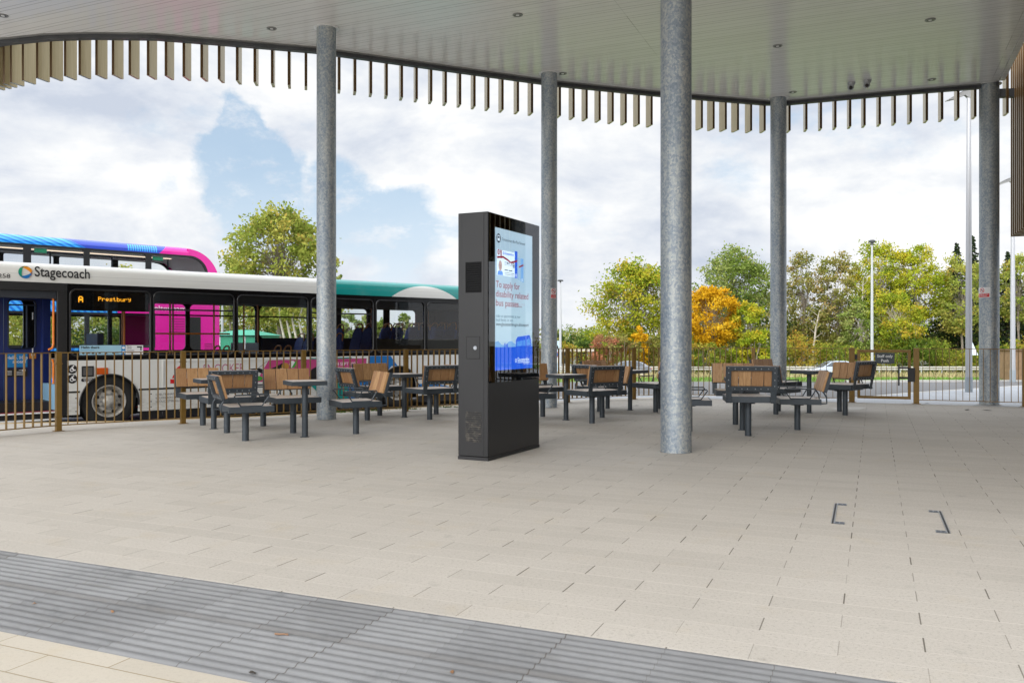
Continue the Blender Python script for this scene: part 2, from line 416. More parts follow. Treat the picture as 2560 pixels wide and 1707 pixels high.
def coach_fn(t, b):
    o = t.obj(); x, y, z = t.xyz(o)
    low = t.m('SUBTRACT', 1.0, t.step(z, .27, .75)); n = t.noise(t.vec(t.m('MULTIPLY', x, 3.0), y, t.m('MULTIPLY', z, 9.0)), 2.4, 6, .68)
    c = t.mix(t.m('MULTIPLY', t.m('MULTIPLY', low, t.step(n, .35, .75)), .6), (.72,.72,.69), (.33,.30,.25))
    seam = t.m('LESS_THAN', t.m('ABSOLUTE', t.m('SUBTRACT', t.m('FRACT', t.m('DIVIDE', t.m('ADD', x, .1), 1.31)), .5)), .0028)
    return t.mix(t.m('MULTIPLY', t.m('MULTIPLY', seam, t.m('LESS_THAN', z, .66)), .7), c, (.12,.12,.12))
M_['white'] = mat('white_coachwork', (.72,.72,.69), .25, coat=.4, fn=coach_fn)
M_['navy'] = mat('navy_panel', (.006,.02,.14), .4)
M_['navy_dk'] = mat('dark_navy_panel', (.005,.012,.035), .45)
M_['orange'] = mat('orange_handrail', (.72,.19,.015), .4)
M_['brown_rail'] = mat('tan_grab_rail', (.42,.16,.05), .4)
def moq(t, b):
    o = t.obj(); return t.mix(t.step(t.noise(o, 60, 3, .7), .45, .62), (.012,.03,.13), (.06,.09,.26))
M_['moquette'] = mat('blue_seat_moquette', (.02,.04,.2), .9, fn=moq)
M_['redfloor'] = mat('red_floor', (.25,.02,.03), .7, var=.3, vscale=40)
M_['busint'] = mat('dark_interior_lining', (.03,.035,.045), .6)
M_['busceil'] = mat('grey_headlining', (.10,.105,.11), .6)
M_['ddceil'] = mat('pale_headlining', (.72,.72,.72), .5)
M_['glass'] = glass('bus_glass', (.90,.93,.93), 1.0, 0, .0)
M_['glass_dark'] = glass('tinted_glass', (.90,.92,.93), .5, 0, .0)
M_['led'] = mat('amber_led', (.9,.4,.02), .5, emit=(1,.42,.02), es=.75)
M_['ink'] = mat('black_lettering', (.01,.01,.012), .4)
M_['wht'] = mat('white_lettering', (.8,.8,.8), .5)
M_['sky_sticker'] = mat('pale_blue_sticker', (.36,.60,.74), .4)
M_['blue_sticker'] = mat('blue_sticker', (.01,.22,.55), .4)
M_['grn'] = mat('green_mark', (.0,.27,.16), .4)
M_['teal'] = mat('teal_paint', (.0,.24,.22), .3)
M_['org'] = mat('orange_mark', (.78,.28,.01), .4)
M_['blu'] = mat('blue_mark', (.0,.15,.45), .4)
M_['pink'] = mat('pink_paint', (.62,.02,.24), .3)
M_['adpink'] = mat('poster_pink', (.50,.055,.20), .4)
M_['adtxt'] = mat('poster_pink_lettering', (.45,.09,.2), .4)
M_['red'] = mat('red_mark', (.62,.01,.015), .4)
M_['skin'] = mat('printed_skin', (.52,.33,.25), .6)
M_['gold'] = mat('printed_gold', (.45,.22,.04), .5)
M_['lime'] = mat('printed_green', (.06,.35,.04), .5)
M_['amber'] = mat('amber_lens', (.55,.09,.01), .25)
M_['redlens'] = mat('red_lens', (.6,.015,.02), .25)
M_['exit'] = mat('green_exit_sign', (.05,.42,.22), .5)
M_['mortar'] = mat('pale_mortar', (.44,.42,.38), .9, var=.2, vscale=25)
M_['dark_ring'] = mat('dark_base_ring', (.09,.08,.07), .9, var=.4, vscale=40)
M_['concrete'] = mat('kerb_concrete', (.50,.49,.46), .8, var=.12, vscale=4, bump=.3)
M_['yellowkerb'] = mat('tan_kerb', (.42,.30,.14), .8, var=.15, vscale=6)
def asph(t, b):
    o = t.obj()
    c = t.mix(t.step(t.noise(o, 90, 3, .7), .35, .7), (.10,.10,.105), (.19,.19,.19))
    return t.mix(t.m('MULTIPLY', t.step(t.noise(o, .35, 5, .6), .4, .65), .5), c, (.13,.125,.12))
M_['asphalt'] = mat('worn_asphalt', (.1,.1,.1), .85, fn=asph)
M_['asphalt_dk'] = mat('dark_bay_asphalt', (.075,.075,.077), .85, var=.3, vscale=3, bump=.4)  # darker asphalt of the bus bay
def grass_fn(t, b):
    o = t.obj()
    c = t.ramp(t.noise(o, .35, 6, .7), [(.35, (.09,.17,.02)), (.5, (.12,.20,.03)), (.62, (.24,.22,.08)), (.75, (.30,.25,.12))])
    return t.mix(t.m('MULTIPLY', t.noise(o, 14, 4, .8), .5), c, (.06,.11,.015))
M_['grass'] = mat('mown_grass', (.1,.2,.03), .9, fn=grass_fn)
def field_fn(t, b):
    o = t.obj()
    return t.ramp(t.noise(o, .12, 6, .7), [(.3, (.13,.13,.11)), (.5, (.17,.165,.14)), (.7, (.22,.21,.175))])
M_['ground'] = mat('rough_ground', (.1,.12,.04), .95, fn=field_fn)
M_['bark'] = mat('tree_bark', (.20,.17,.13), .9, var=.4, vscale=5, bump=.5, bscale=12)
M_['bark_pale'] = mat('pale_tree_bark', (.42,.38,.31), .9, var=.3, vscale=4, bump=.4, bscale=10)
M_['lamp_white'] = mat('pale_lamp_post_paint', (.42,.43,.45), .35, metal=.2)
M_['lamp_grey'] = mat('grey_lamp_base', (.30,.34,.37), .5)
# ------------------------------------------------------------------ ground
def H(x, y):
    def sm(a, b, t):
        t = min(1, max(0, (t - a) / (b - a))); return t * t * (3 - 2 * t)
    side = sm(-2.0, 3.0, x)
    near = -.30 + .17 * side
    t = min(1, max(0, (y - 28) / 47.0))
    far = -2.0 * t * side - .3 * (1 - side) * 0
    return near + far if y < 120 else near + far
def sheet(name, mt, xs, ys, dz, hole=None):
    b = MB(); nx, ny = len(xs), len(ys)
    vs = [(x, y, H(x, y) + dz) for y in ys for x in xs]
    fs = [(j*nx+i, j*nx+i+1, (j+1)*nx+i+1, (j+1)*nx+i) for j in range(ny-1) for i in range(nx-1)]
    b.add(vs, fs)
    return tag(b.build(name, mt, smooth=True), kind='structure')
def ribbon(name, mt, A, B, dz, n=60, m=2, kind='structure', skirt=0.0, zfix=None):
    def res(P, k):
        P = [Vector((a, b_, 0)) for a, b_ in P]; L = [0]
        for i in range(1, len(P)): L.append(L[-1] + (P[i]-P[i-1]).length)
        out = []
        for i in range(k+1):
            t = L[-1]*i/k; j = 1
            while j < len(P)-1 and L[j] < t: j += 1
            f = (t-L[j-1])/max(1e-9, L[j]-L[j-1]); out.append(P[j-1].lerp(P[j], f))
        return out
    a, b_ = res(A, n), res(B, n); mb = MB(); vs = []
    for i in range(n+1):
        for j in range(m+1):
            p = a[i].lerp(b_[i], j/m); vs.append((p.x, p.y, (H(p.x, p.y) if zfix is None else zfix) + dz))
    W_ = m+1
    fs = [(i*W_+j, (i+1)*W_+j, (i+1)*W_+j+1, i*W_+j+1) for i in range(n) for j in range(m)]
    mb.add(vs, fs)
    if skirt:
        for j in (0, m):
            for i in range(n):
                p, q = Vector(vs[i*W_+j]), Vector(vs[(i+1)*W_+j])
                mb.add([p, q, q-Vector((0,0,skirt)), p-Vector((0,0,skirt))], [(0,1,2,3)])
    return tag(mb.build(name, mt), kind=kind)
fr = lambda a, b, s: [a + (b - a) * i / s for i in range(s + 1)]
sheet('ground', M_['ground'], [-900,-400,-200,-120,-80,-60]+fr(-50, 50, 50)+[60,80,120,200,400,900], [-300,-100,-40,-10]+fr(0, 30, 30)+fr(32, 80, 24)+[90,110,150,220,400,900,1600], -.012)

EDGE = [(-16, 11.6), (-7.9, 12.85), (-6.0, 13.25), (-4.3, 14.0), (-3.3, 14.65), (-1.03, 16.45), (.5, 17.35), (1.7, 18.15), (3.1, 18.75), (4.2, 18.35), (5.2, 17.8), (7.05, 17.2), (8.2, 16.75), (9.9, 15.98), (16, 13.2)]
poly = EDGE + [(16, -14), (-16, -14)]
# the warm paving, the ribbed strip and the main paving butt against each other
def qline(q, p): return (p * CS + q * SN, -p * SN + q * CS)
qn, qf = 2.53, 3.505
def strip_poly(q0, q1, p0=-15.0, p1=11.0): return [qline(q0, p0), qline(q0, p1), qline(q1, p1), qline(q1, p0)]
mb = MB()
far_poly = [qline(qf, -15), qline(qf, 11)] + [(16, 9.0), (16, 13.2)] + EDGE[::-1][1:] + [(-16, 10.2)]
mb.prism(far_poly, -.45, 0, lambda a, b, h: (a, b, h)); pl = tag(mb.build('plaza_paving', M_['paver']), kind='structure')
mb = MB(); mb.prism([qline(-34, -22), qline(-34, 18), qline(qn, 18), qline(qn, -22)], -.45, 0, lambda a, b, h: (a, b, h)); tag(mb.build('entrance_paving', M_['paver2']), kind='structure')
# ribbed warning strip: sixteen rounded bars along its length
prof = []; nb = 16; pitch = (qf - qn) / nb
for i in range(nb):
    q0 = qn + i * pitch
    for f, z in ((0.0, -.002), (.16, -.0015), (.27, .0035), (.40, .0055), (.60, .0055), (.73, .0035), (.84, -.0015)): prof.append((q0 + f * pitch, z))
prof.append((qf, -.002)); mb = MB(); vs = []
for p in (-15.0, 11.0):
    for q, z in prof:
        x, y = qline(q, p); vs.append((x, y, z))
n = len(prof); mb.add(vs, [(i, n+i, n+i+1, i+1) for i in range(n-1)]); tag(mb.build('tactile_paving', M_['tactile'], smooth=True), kind='structure')
# pavement outside the fence and the kerb line
KERB = [(-1.0, 17.3), (.4, 18.2), (1.6, 19.0), (3.0, 19.55), (4.6, 19.2), (6.3, 18.25), (7.9, 18.75), (9.6, 20.2), (14.3, 23.4), (19, 25.6), (30, 27)]
EDR = [(-1.03, 16.45), (.5, 17.35), (1.7, 18.15), (3.1, 18.75), (4.2, 18.35), (5.2, 17.8), (7.05, 17.2), (8.2, 16.75), (9.9, 15.98), (16, 13.2), (30, 8)]
def off(P, d_):
    out = []
    for i, p in enumerate(P):
        a = Vector(P[max(0, i-1)]); b = Vector(P[min(len(P)-1, i+1)]); t = (b - a).normalized(); out.append((p[0] - t.y * d_, p[1] + t.x * d_))
    return out
ribbon('pavement', M_['paver3'], EDR, KERB, -.004, 80, 1, zfix=0.0, skirt=.2)
ribbon('kerb', M_['concrete'], off(KERB, .005), off(KERB, .14), .0, 80, 1, zfix=0.0, skirt=.35)
mb = MB(); mb.prism([(-16, 11.62)] + [(x, y + .005) for x, y in EDGE[1:6]] + [(x, y + .13) for x, y in EDGE[1:6]][::-1] + [(-16, 11.75)], -.4, .002, lambda a, b, h: (a, b, h))
tag(mb.build('bay_kerb', M_['yellowkerb']), kind='structure')
ribbon('bus_bay_road', M_['asphalt_dk'], [(-60, 3), (-16, 11.8), (-7.9, 13.0), (-4.3, 14.2), (-1.03, 16.6), (.5, 17.6)], [(-60, 33), (-30, 33), (-20, 32), (-12, 31), (-4, 30), (.5, 29)], .0, 60, 14)
ribbon('road', M_['asphalt'], [(.5, 18.4), (3.0, 19.7), (6.3, 18.4), (9.6, 20.4), (14.3, 23.6), (30, 27.3)], [(.5, 29), (6, 28.2), (11, 27.6), (14.5, 27.8), (20, 29.5), (34, 31)], .0, 70, 10)
ribbon('verge_kerb', M_['concrete'], [(11, 27.62), (14.5, 27.82), (20, 29.5), (34, 31)], [(11, 27.8), (14.5, 28.1), (20, 29.8), (34, 31.3)], .06, 40, 1, skirt=.2)
ribbon('grass_verge', M_['grass'], [(.5, 29), (6, 28.25), (11, 27.85), (14.5, 28.15), (20, 29.9), (36, 31.5), (70, 34)], [(-6, 63), (5, 63), (15, 63), (25, 63), (40, 63), (60, 63), (90, 63)], .0, 60, 24)
ribbon('far_road', M_['concrete'], [(-14, 66), (90, 66)], [(-14, 76.5), (90, 76.5)], .0, 60, 6)
ribbon('far_verge', M_['grass'], [(-14, 77), (90, 77)], [(-14, 86), (90, 86)], .0, 60, 4)

def tufts(name, n, area, h, w_, mt, kind='stuff', zf=None):
    rng = random.Random(3); mb = MB()
    for _ in range(n):
        x, y = area(rng); z = (H(x, y) if zf is None else zf)
        hh = h * rng.uniform(.5, 1.3); a = rng.uniform(0, 6.28); ww = w_ * rng.uniform(.6, 1.4); lx, ly = rng.uniform(-.5, .5)*hh, rng.uniform(-.5, .5)*hh
        mb.add([(x-ww*math.cos(a), y-ww*math.sin(a), z), (x+ww*math.cos(a), y+ww*math.sin(a), z), (x+lx, y+ly, z+hh)], [(0, 1, 2)])
    return tag(mb.build(name, mt), kind=kind)
M_['strawgrass'] = mat('dry_grass_blades', (.32,.27,.13), .9)
M_['greengrass'] = mat('green_grass_blades', (.12,.22,.03), .9)
tufts('verge_grass_blades', 7000, lambda r: (r.uniform(1, 34), 29.5 + 33 * r.random() ** 1.4), .12, .03, M_['greengrass'])
tufts('dry_grass', 4500, lambda r: (r.uniform(0, 42), r.uniform(56, 63)), .45, .05, M_['strawgrass'])

# ------------------------------------------------------------------ canopy
ZC = 6.33
def ceil_pt(u, v): 
    Y = (ZC - CAM_H) * F / (847 - v); return ((u - 1280) / F * Y, Y)
rim_px = [(0,95),(109,84),(218,80.5),(381,82.7),(473,90),(630,103),(789,117),(940,138),(1088,159),(1280,186),(1394,202),(1650,228),(1922,251),(1967,251),(2205,228.6),(2445,209.5),(2497,202)]
rim = [ceil_pt(u, v) for u, v in rim_px]
rim = [(-10.6, 14.85), (-10.2, 14.65)] + rim
rx, ry = rim[-1]; back = -.6
L_ = (ry * CS + rx * SN - back)
rim_r = [(rx - SN * L_ * t, ry - CS * L_ * t) for t in (0, 1)]
cpoly = rim + [rim_r[1], (-10.6, rim_r[1][1] + (rim_r[1][0] + 10.6) * SN / CS)]
canopy = empty('bus_station_canopy', (2, 10, 0), label='white plank canopy over the plaza on galvanised columns with hanging bronze fins', cat='canopy')
CT = Vector((2, 10, 0))
def loc(p): return Vector(p) - CT
def child(o, par=canopy, base=CT):
    return o
class LB(MB):      # mesh builder whose points are moved into the canopy's local space, origin left at world zero
    pass
def cbuild(mb, name, mt, **kw):
    o = mb.build(name, mt, canopy, **kw); o.location = -CT; return o
mb = MB(); mb.prism(cpoly, ZC, ZC + .12, lambda a, b, h: (a, b, h)); cbuild(mb, 'soffit', M_['soffit'])
mb = MB(); mb.prism([(a * .995, b * .995) for a, b in cpoly], ZC + .122, ZC + .55, lambda a, b, h: (a, b, h)); cbuild(mb, 'roof', M_['steel_dk'])
def edge_strip(P, o0, o1, z0, z1):
    mb = MB(); A, B = off(P, o0), off(P, o1); n = len(P)
    vs = [(x, y, z) for z in (z0, z1) for Q in (A, B) for x, y in Q]
    fs = []
    for i in range(n-1):
        fs += [(i, i+1, n+i+1, n+i), (2*n+i, 3*n+i, 3*n+i+1, 2*n+i+1), (i, 2*n+i, 2*n+i+1, i+1), (n+i, n+i+1, 3*n+i+1, 3*n+i)]
    fs += [(0, n, 3*n, 2*n), (n-1, 3*n-1, 4*n-1, 2*n-1)]
    return mb.add(vs, fs)
cbuild(edge_strip(rim, .004, .055, ZC - .012, ZC + .10), 'edge_trim', M_['steel_md'])
cbuild(edge_strip(rim, .058, .17, ZC - .075, ZC + .02), 'edge_beam', M_['steel_dk'])
rr = [rim_r[0], rim_r[1]]
cbuild(edge_strip(rr, .004, .10, ZC - .01, ZC + .42), 'side_fascia', M_['soffit'])
# columns
def column(u, vb, r, mt, top=ZC, seam=0):
    p = g2(u, vb); Y = p.y + r; X = (u - 1280) / F * Y
    mb = MB(); mb.cyl((X, Y, -.05), (X, Y, top), r, n=48)
    c = cbuild(mb, 'column', mt, smooth=True)
    b = MB(); b.cyl((X, Y, top - .012), (X, Y, top - .002), r + .045, n=40); k = b.build('ceiling_collar', M_['wht'], c)
    rg = random.Random(int(u)); n = 40
    for nm_, r0, r1, z_, m_, jit in (('mortar_collar', r - .002, r + .045, .003, 'mortar', .012), ('base_dark_ring', r - .002, r + .009, .0055, 'dark_ring', .003)):  # pale mortar ring, then a narrow dark ring against the column
        b = MB(); vs = []
        for i in range(n):
            a_ = 6.2832*i/n; q_ = r1 + rg.uniform(-jit, jit); vs += [(X + r0*math.cos(a_), Y + r0*math.sin(a_), z_ + .002), (X + q_*math.cos(a_), Y + q_*math.sin(a_), z_*.4)]
        b.add(vs, [(2*i, 2*i+1, (2*i+3) % (2*n), (2*i+2) % (2*n)) for i in range(n)]); b.build(nm_, M_[m_], c)
    return X, Y
c2 = column(816, 1050, .155, M_['galv2']); c3 = column(1373, 1020, .152, M_['galv2']); c1 = column(1690, 1135, .176, M_['galv']); c4 = column(1946, 1004, .162, M_['galv2']); c5 = column(2473, 1013, .178, M_['galv2'])
mb = MB(); mb.cyl((c5[0], c5[1], ZC+.0), (c5[0]+1.0, c5[1]+.35, ZC-.0), .07, n=4); 
mb = MB(); mb.box(0, 1.1, -.06, .06, 6.06, 6.22, Matrix.Translation((c5[0]+.12, c5[1]-.02, 0)) @ Matrix.Rotation(R(-6), 4, 'Z')); cbuild(mb, 'tie_beam', M_['steel_dk'])
# hanging fins (left edge of each dark inner face, survey pixels)
fu = [x/1.8375 for x in (-75,-45,-15,12,45,100,165,228,293,360,437,513,590,674,756,838,920,1000,1083,1164,1244,1321,1399,1552,1625,1698,1770,1840,1908,1975,2042,2108,2174,2238,2303)]
fu += [1280 + x/1.8375 for x in (22,87,215,278,338,398,458,518,578,637,868,922,978,1034,1094,1156,1270,1347,1414,1480,1548,1614,1684,1753,1826,1900,1970,2044,2122,2270)]
bv = [(-45,222),(0,212),(25,207),(90,196),(196,188),(321,188),(411,190),(501,194),(633,205),(761,216),(884,229),(1001,243),(1147,261),(1253,274),(1285,277.5),(1457,295.5),(1590,310),(1743,319),(1869,326.5),(1969,326.5),(2083,319),(2270,305),(2388,295.5),(2433,292),(2515,283)]
phi = [(-60,24),(0,20),(100,15),(280,10),(430,3),(520,-1),(600,-6),(760,-13.9),(1290,-14.5),(1850,-15),(1900,-6),(1960,2),(2020,11),(2445,16)]
def interp(T, x):
    if x <= T[0][0]: return T[0][1]
    for (a, fa), (b_, fb) in zip(T, T[1:]):
        if x <= b_: return fa + (fb - fa) * (x - a) / (b_ - a)
    return T[-1][1]
ZB = 5.73
for u in fu:
    v = interp(bv, u); p = g2(u, v, ZB); ph = R(interp(phi, u))
    M = Matrix.Translation((p.x, p.y, 0)) @ Matrix.Rotation(-ph, 4, 'Z')
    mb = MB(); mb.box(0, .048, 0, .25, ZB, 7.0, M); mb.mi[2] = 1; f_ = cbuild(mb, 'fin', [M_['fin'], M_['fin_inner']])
# rail that carries the fins, above the soffit edge
def finrail():
    P = []
    for u in list(range(-60, 2521, 60)):
        p = g2(u, interp(bv, u), ZB); P.append((p.x, p.y + .02))
    return P
cbuild(edge_strip(finrail(), .01, .06, 6.42, 6.50), 'fin_rail', M_['steel_dk'])

# recessed ceiling lights
def downlight(u, v, label):
    x, y = ceil_pt(u, v)
    t = empty('ceiling_light', (x, y, ZC), label=label, cat='ceiling light', group='round lights in the canopy ceiling')
    mb = MB(); n = 28
    for (r0, z0, r1, z1) in ((.080, -.001, .075, -.012), (.075, -.012, .058, -.012), (.058, -.012, .052, .0)):
        mb.add([(r0*math.cos(6.2832*i/n), r0*math.sin(6.2832*i/n), z0) for i in range(n)] + [(r1*math.cos(6.2832*i/n), r1*math.sin(6.2832*i/n), z1) for i in range(n)], [(i, (i+1) % n, n+(i+1) % n, n+i) for i in range(n)])
    mb.build('rim', M_['steel_md'], t, smooth=True)
    mb = MB(); mb.cyl((0, 0, -.003), (0, 0, -.008), .056, n=28); mb.build('lens', M_['lens'], t)
    mb = MB(); mb.cyl((0, 0, -.008), (0, 0, -.012), .027, n=20); mb.build('reflector', M_['wht'], t)
M_['lens'] = mat('smoked_light_lens', (.14,.14,.14), .2)
downlight(7, 39, 'ceiling light cut by the left edge of the photo'); downlight(679, 71.5, 'ceiling light just left of the left pillar')
downlight(1294, 37.5, 'ceiling light high above the information kiosk'); downlight(1406.6, 184, 'ceiling light close beside the top of the second pillar')
downlight(1944, 115, 'ceiling light to the right of the thick pillar top'); downlight(2325.6, 50, 'ceiling light nearest the top right corner')
downlight(1982, 230.5, 'ceiling light beside the third thin pillar at the canopy edge'); downlight(2329.6, 199, 'ceiling light by the canopy edge left of the right pillar')
def cctv(u, v, label):
    x, y = ceil_pt(u, v - 6)
    t = empty('security_camera', (x, y, ZC), label=label, cat='security camera', group='security cameras under the canopy')
    mb = MB(); mb.cyl((0,0,0), (0,0,-.03), .075, .07, n=24); mb.cyl((0,0,-.03), (0,0,-.06), .07, .055, n=24); mb.build('base', M_['lamp_white'], t, smooth=True)
    mb = MB(); mb.sphere((-.02,-.015,-.10), .062, 18, 12); mb.build('housing', M_['lamp_white'], t, smooth=True)
    mb = MB(); mb.cyl((-.035,-.05,-.115), (-.045,-.085,-.128), .034, .036, n=18); mb.build('eye', M_['gloss_black'], t, smooth=True)
cctv(2128.5, 213, 'left one of two small dome cameras on the ceiling'); cctv(2168.5, 207, 'right one of two small dome cameras on the ceiling')

# ------------------------------------------------------------------ slatted building on the right
b0 = Vector(((2526-1280)/F*17.0, 17.0, 0)); dd = Vector((-SN, -CS, 0)); rt = Vector((CS, -SN, 0))
bld = empty('slatted_building', b0, label='upper storey clad in bronze slats at the right edge', cat='building')
mb = MB(); q = [(0.25, 0.0), (6, 0.0), (6, 15), (0.25, 15)]
mb.prism(q, 3.55, 6.85, lambda a, b, h: rt*a + dd*b + Vector((0,0,h))); mb.build('wall', M_['slat'], bld)
zt = 6.95
for k in range(46):
    s = .02 + k * .24; mb = MB()
    o_ = dd * s; M = Matrix.Translation(o_) @ Matrix((rt, dd, Vector((0,0,1)))).transposed().to_4x4()
    mb.prism([(0, 3.36 + .0*s), (0, zt - .0), (.16, zt), (.16, 3.52), (2.6, 3.52), (2.6, 3.36)], 0, .055, lambda a, b, h, M=M: M @ Vector((a, h, b)))
    mb.mi = [1, 0, 0, 0, 0, 1, 0, 0]; mb.build('slat', [M_['slat'], M_['fin']], bld)
mb = MB(); mb.prism([(.17,.9),(.245,.9),(.245,15),(.17,15)], 5.95, 6.93, lambda a, b, h: rt*a + dd*b + Vector((0,0,h))); mb.build('top_panel', M_['bronze'], bld)
mb = MB(); mb.prism([(2.7,0.3),(6,0.3),(6,15),(2.7,15)], 0, 3.5, lambda a, b, h: rt*a + dd*b + Vector((0,0,h))); mb.build('ground_floor_wall', M_['slat'], bld)

# ------------------------------------------------------------------ fence
FP = [(-9.55, 7.35), (-8.42, 8.85), (-7.38, 10.42), (-6.41, 11.87), (-5.06, 12.92), (-3.50, 14.10), (-1.905, 15.08), (-.40, 16.20), (1.14, 17.2), (2.63, 18.12), (3.86, 18.45), (5.13, 17.85), (6.99, 17.28)]
FQ = [(8.11, 16.85), (9.84, 16.10), (11.5, 15.3), (13.2, 14.5)]
FH = 1.11
fence = empty('railing_fence', (FP[3][0], FP[3][1], 0), label='long bronze vertical-bar railing fence around the seating plaza', cat='fence')
fo = Vector((FP[3][0], FP[3][1], 0))
def fence_post(x, y, w_, ang, name='post', par=fence, base=fo, h=FH + .005):
    mb = MB(); M = Matrix.Translation(Vector((x, y, 0)) - base) @ Matrix.Rotation(ang, 4, 'Z')
    mb.box(-w_/2, w_/2, -w_/2, w_/2, 0, h, M); mb.box(-w_/2-.03, w_/2+.03, -w_/2-.03, w_/2+.03, 0, .006, M)
    mb.build(name, M_['bronze'], par, bevel=.004)
def fence_panel(a, b_, par=fence, base=fo):
    a, b_ = Vector((*a, 0)), Vector((*b_, 0)); d_ = b_ - a; L = d_.length; ang = math.atan2(d_.y, d_.x)
    M = Matrix.Translation(a - base) @ Matrix.Rotation(ang, 4, 'Z'); mb = MB()
    x0, x1 = .045, L - .045
    mb.box(x0, x1, -.025, .025, FH - .012, FH, M); mb.box(x0, x1, -.025, .025, .075, .087, M)
    n = max(2, round(L / .118))
    for i in range(1, n):
        x = L * i / n; mb.box(x - .004, x + .004, -.0235, .0235, .0855, FH - .0105, M)
    for x in (x0 - .0, x1 - .0):
        for z in (.2, .95): mb.cyl(M @ Vector((x, -.03, z)), M @ Vector((x, .03, z)), .007, n=6)
    mb.build('railing_panel', M_['bronze'], par)
allp = [FP, FQ]
for P in allp:
    for i, p in enumerate(P):
        a = P[max(0, i-1)]; b_ = P[min(len(P)-1, i+1)]; ang = math.atan2(b_[1]-a[1], b_[0]-a[0])
        big_ = (P is FP and i == len(P)-1) or P is FQ
        fence_post(p[0], p[1], .105 if big_ else .072, ang)
        if i: fence_panel(P[i-1], p)
# gate
ga, gb = Vector((6.99, 17.28, 0)), Vector((8.11, 16.85, 0)); gd = gb - ga; gl = gd.length; gang = math.atan2(gd.y, gd.x)
gate = empty('staff_gate', ga, gang, label='bronze framed barred gate with push plate beside the staff sign', cat='gate')
mb = MB(); x0, x1, z0, z1, t_ = .105, gl - .10, .085, FH - .03, .055
for bx in ((x0, x0+t_, z0, z1), (x1-t_, x1, z0, z1), (x0+t_, x1-t_, z0, z0+t_), (x0+t_, x1-t_, z1-t_, z1)): mb.box(bx[0], bx[1], -.025, .025, bx[2], bx[3])
mb.build('gate_frame', M_['bronze'], gate, bevel=.003)
mb = MB(); n = 9
for i in range(1, n): x = x0 + t_ + (x1 - x0 - 2*t_) * i / n; mb.box(x-.004, x+.004, -.02, .02, z0+t_-.002, z1-t_+.002)
mb.build('gate_bars', M_['bronze'], gate)
for z in (.30, .93):
    mb = MB(); mb.box(.05, .106, -.022, .022, z-.05, z+.05); mb.build('hinge', M_['black'], gate)
mb = MB(); mb.box(x1-.24, x1-.21, -.10, -.07, .36, .78); mb.box(x1-.21, x1-.05, -.095, -.075, .70, .74); mb.box(x1-.21, x1-.05, -.095, -.075, .50, .54); mb.box(x1-.06, x1+.07, -.08, -.028, .44, .72); mb.build('push_plate', M_['black'], gate, bevel=.004)
# staff sign
sg = empty('staff_sign', ga, gang, label='dark rectangular sign reading Staff only Push on the gate', cat='sign')
sx0, sx1, sz0, sz1 = .44, .80, .80, 1.02
mb = MB(); mb.box(sx0, sx1, -.045, -.030, sz0, sz1); mb.build('board', mat('dark_sign_board', (.03,.042,.05), .4), sg, bevel=.004)
mb = MB(); M = plane_M(((sx0+sx1)/2, -.047, .925), (1,0,0), (0,0,1)); mb.text('Staff only', .078, M, 'CENTER', weight=.02)
M = plane_M(((sx0+sx1)/2, -.047, .835), (1,0,0), (0,0,1)); mb.text('Push', .078, M, 'CENTER', weight=.02); mb.build('lettering', M_['wht'], sg)

# no-smoking signs curved onto two columns
def smoke_sign(col, r, u, v0, v1, wpx, label):
    X, Y = col; Yf = Y - r; k = Yf / F
    az0 = ((u - 1280) / F * Yf - X) / r; a = math.asin(max(-.95, min(.95, az0)))
    zt_, zb_ = CAM_H + (847 - v0) * k, CAM_H + (847 - v1) * k; wd = wpx * k / max(.5, math.cos(a)); h = zt_ - zb_
    t = empty('no_smoking_sign', (X, Y, 0), label=label, cat='sign', group='no smoking signs on the pillars')
    rr_ = r + .004
    def P(x, z, e=0): 
        th = a + x / rr_; q_ = rr_ + e; return Vector((q_ * math.sin(th), -q_ * math.cos(th), z))
    def patch(mb, x0, x1, z0, z1, e, n=6):
        vs = [P(x0 + (x1-x0)*i/n, z, e) for z in (z0, z1) for i in range(n+1)]
        mb.add(vs, [(i, i+1, n+1+i+1, n+1+i) for i in range(n)])
    mb = MB(); patch(mb, -wd/2, wd/2, zb_, zt_, 0); mb.build('plate', M_['wht'], t)
    mb = MB(); patch(mb, -wd*.44, wd*.44, zb_+h*.05, zb_+h*.40, .002); mb.build('red_panel', M_['red'], t)
    def flat(mb, m2):
        for i, vv in enumerate(mb.v): mb.v[i] = tuple(P(vv[0], vv[2], .004))
        return mb
    mb = MB(); cz, cr = zb_ + h*.71, h*.235
    n = 28; mb.add([(cr*s_*math.cos(6.2832*i/n), 0, cz + cr*s_*math.sin(6.2832*i/n)) for s_ in (1, .8) for i in range(n)], [(i, (i+1) % n, n+(i+1) % n, n+i) for i in range(n)])
    c_ = .707*cr*.85; e_ = cr*.09
    mb.add([(-c_-e_, 0, cz+c_-e_), (-c_+e_, 0, cz+c_+e_), (c_+e_, 0, cz-c_+e_), (c_-e_, 0, cz-c_-e_)], [(0,1,2,3)]); flat(mb, 0).build('prohibition_ring', M_['red'], t)
    mb = MB(); mb.add([(-cr*.55, 0, cz-cr*.1), (cr*.5, 0, cz-cr*.1), (cr*.5, 0, cz+cr*.1), (-cr*.55, 0, cz+cr*.1)], [(0,1,2,3)]); 
    for i, vv in enumerate(mb.v): mb.v[i] = tuple(P(vv[0], vv[2], .003))
    mb.build('cigarette', M_['ink'], t)
    mb = MB(); M = plane_M((0, 0, zb_+h*.27), (1,0,0), (0,0,1)); mb.text('NO SMOKING', h*.13, M, 'CENTER', width=wd*.74, weight=.01); M = plane_M((0, 0, zb_+h*.12), (1,0,0), (0,0,1)); mb.text('OR VAPING', h*.13, M, 'CENTER', width=wd*.6, weight=.01)
    flat(mb, 0).build('lettering', M_['wht'], t)
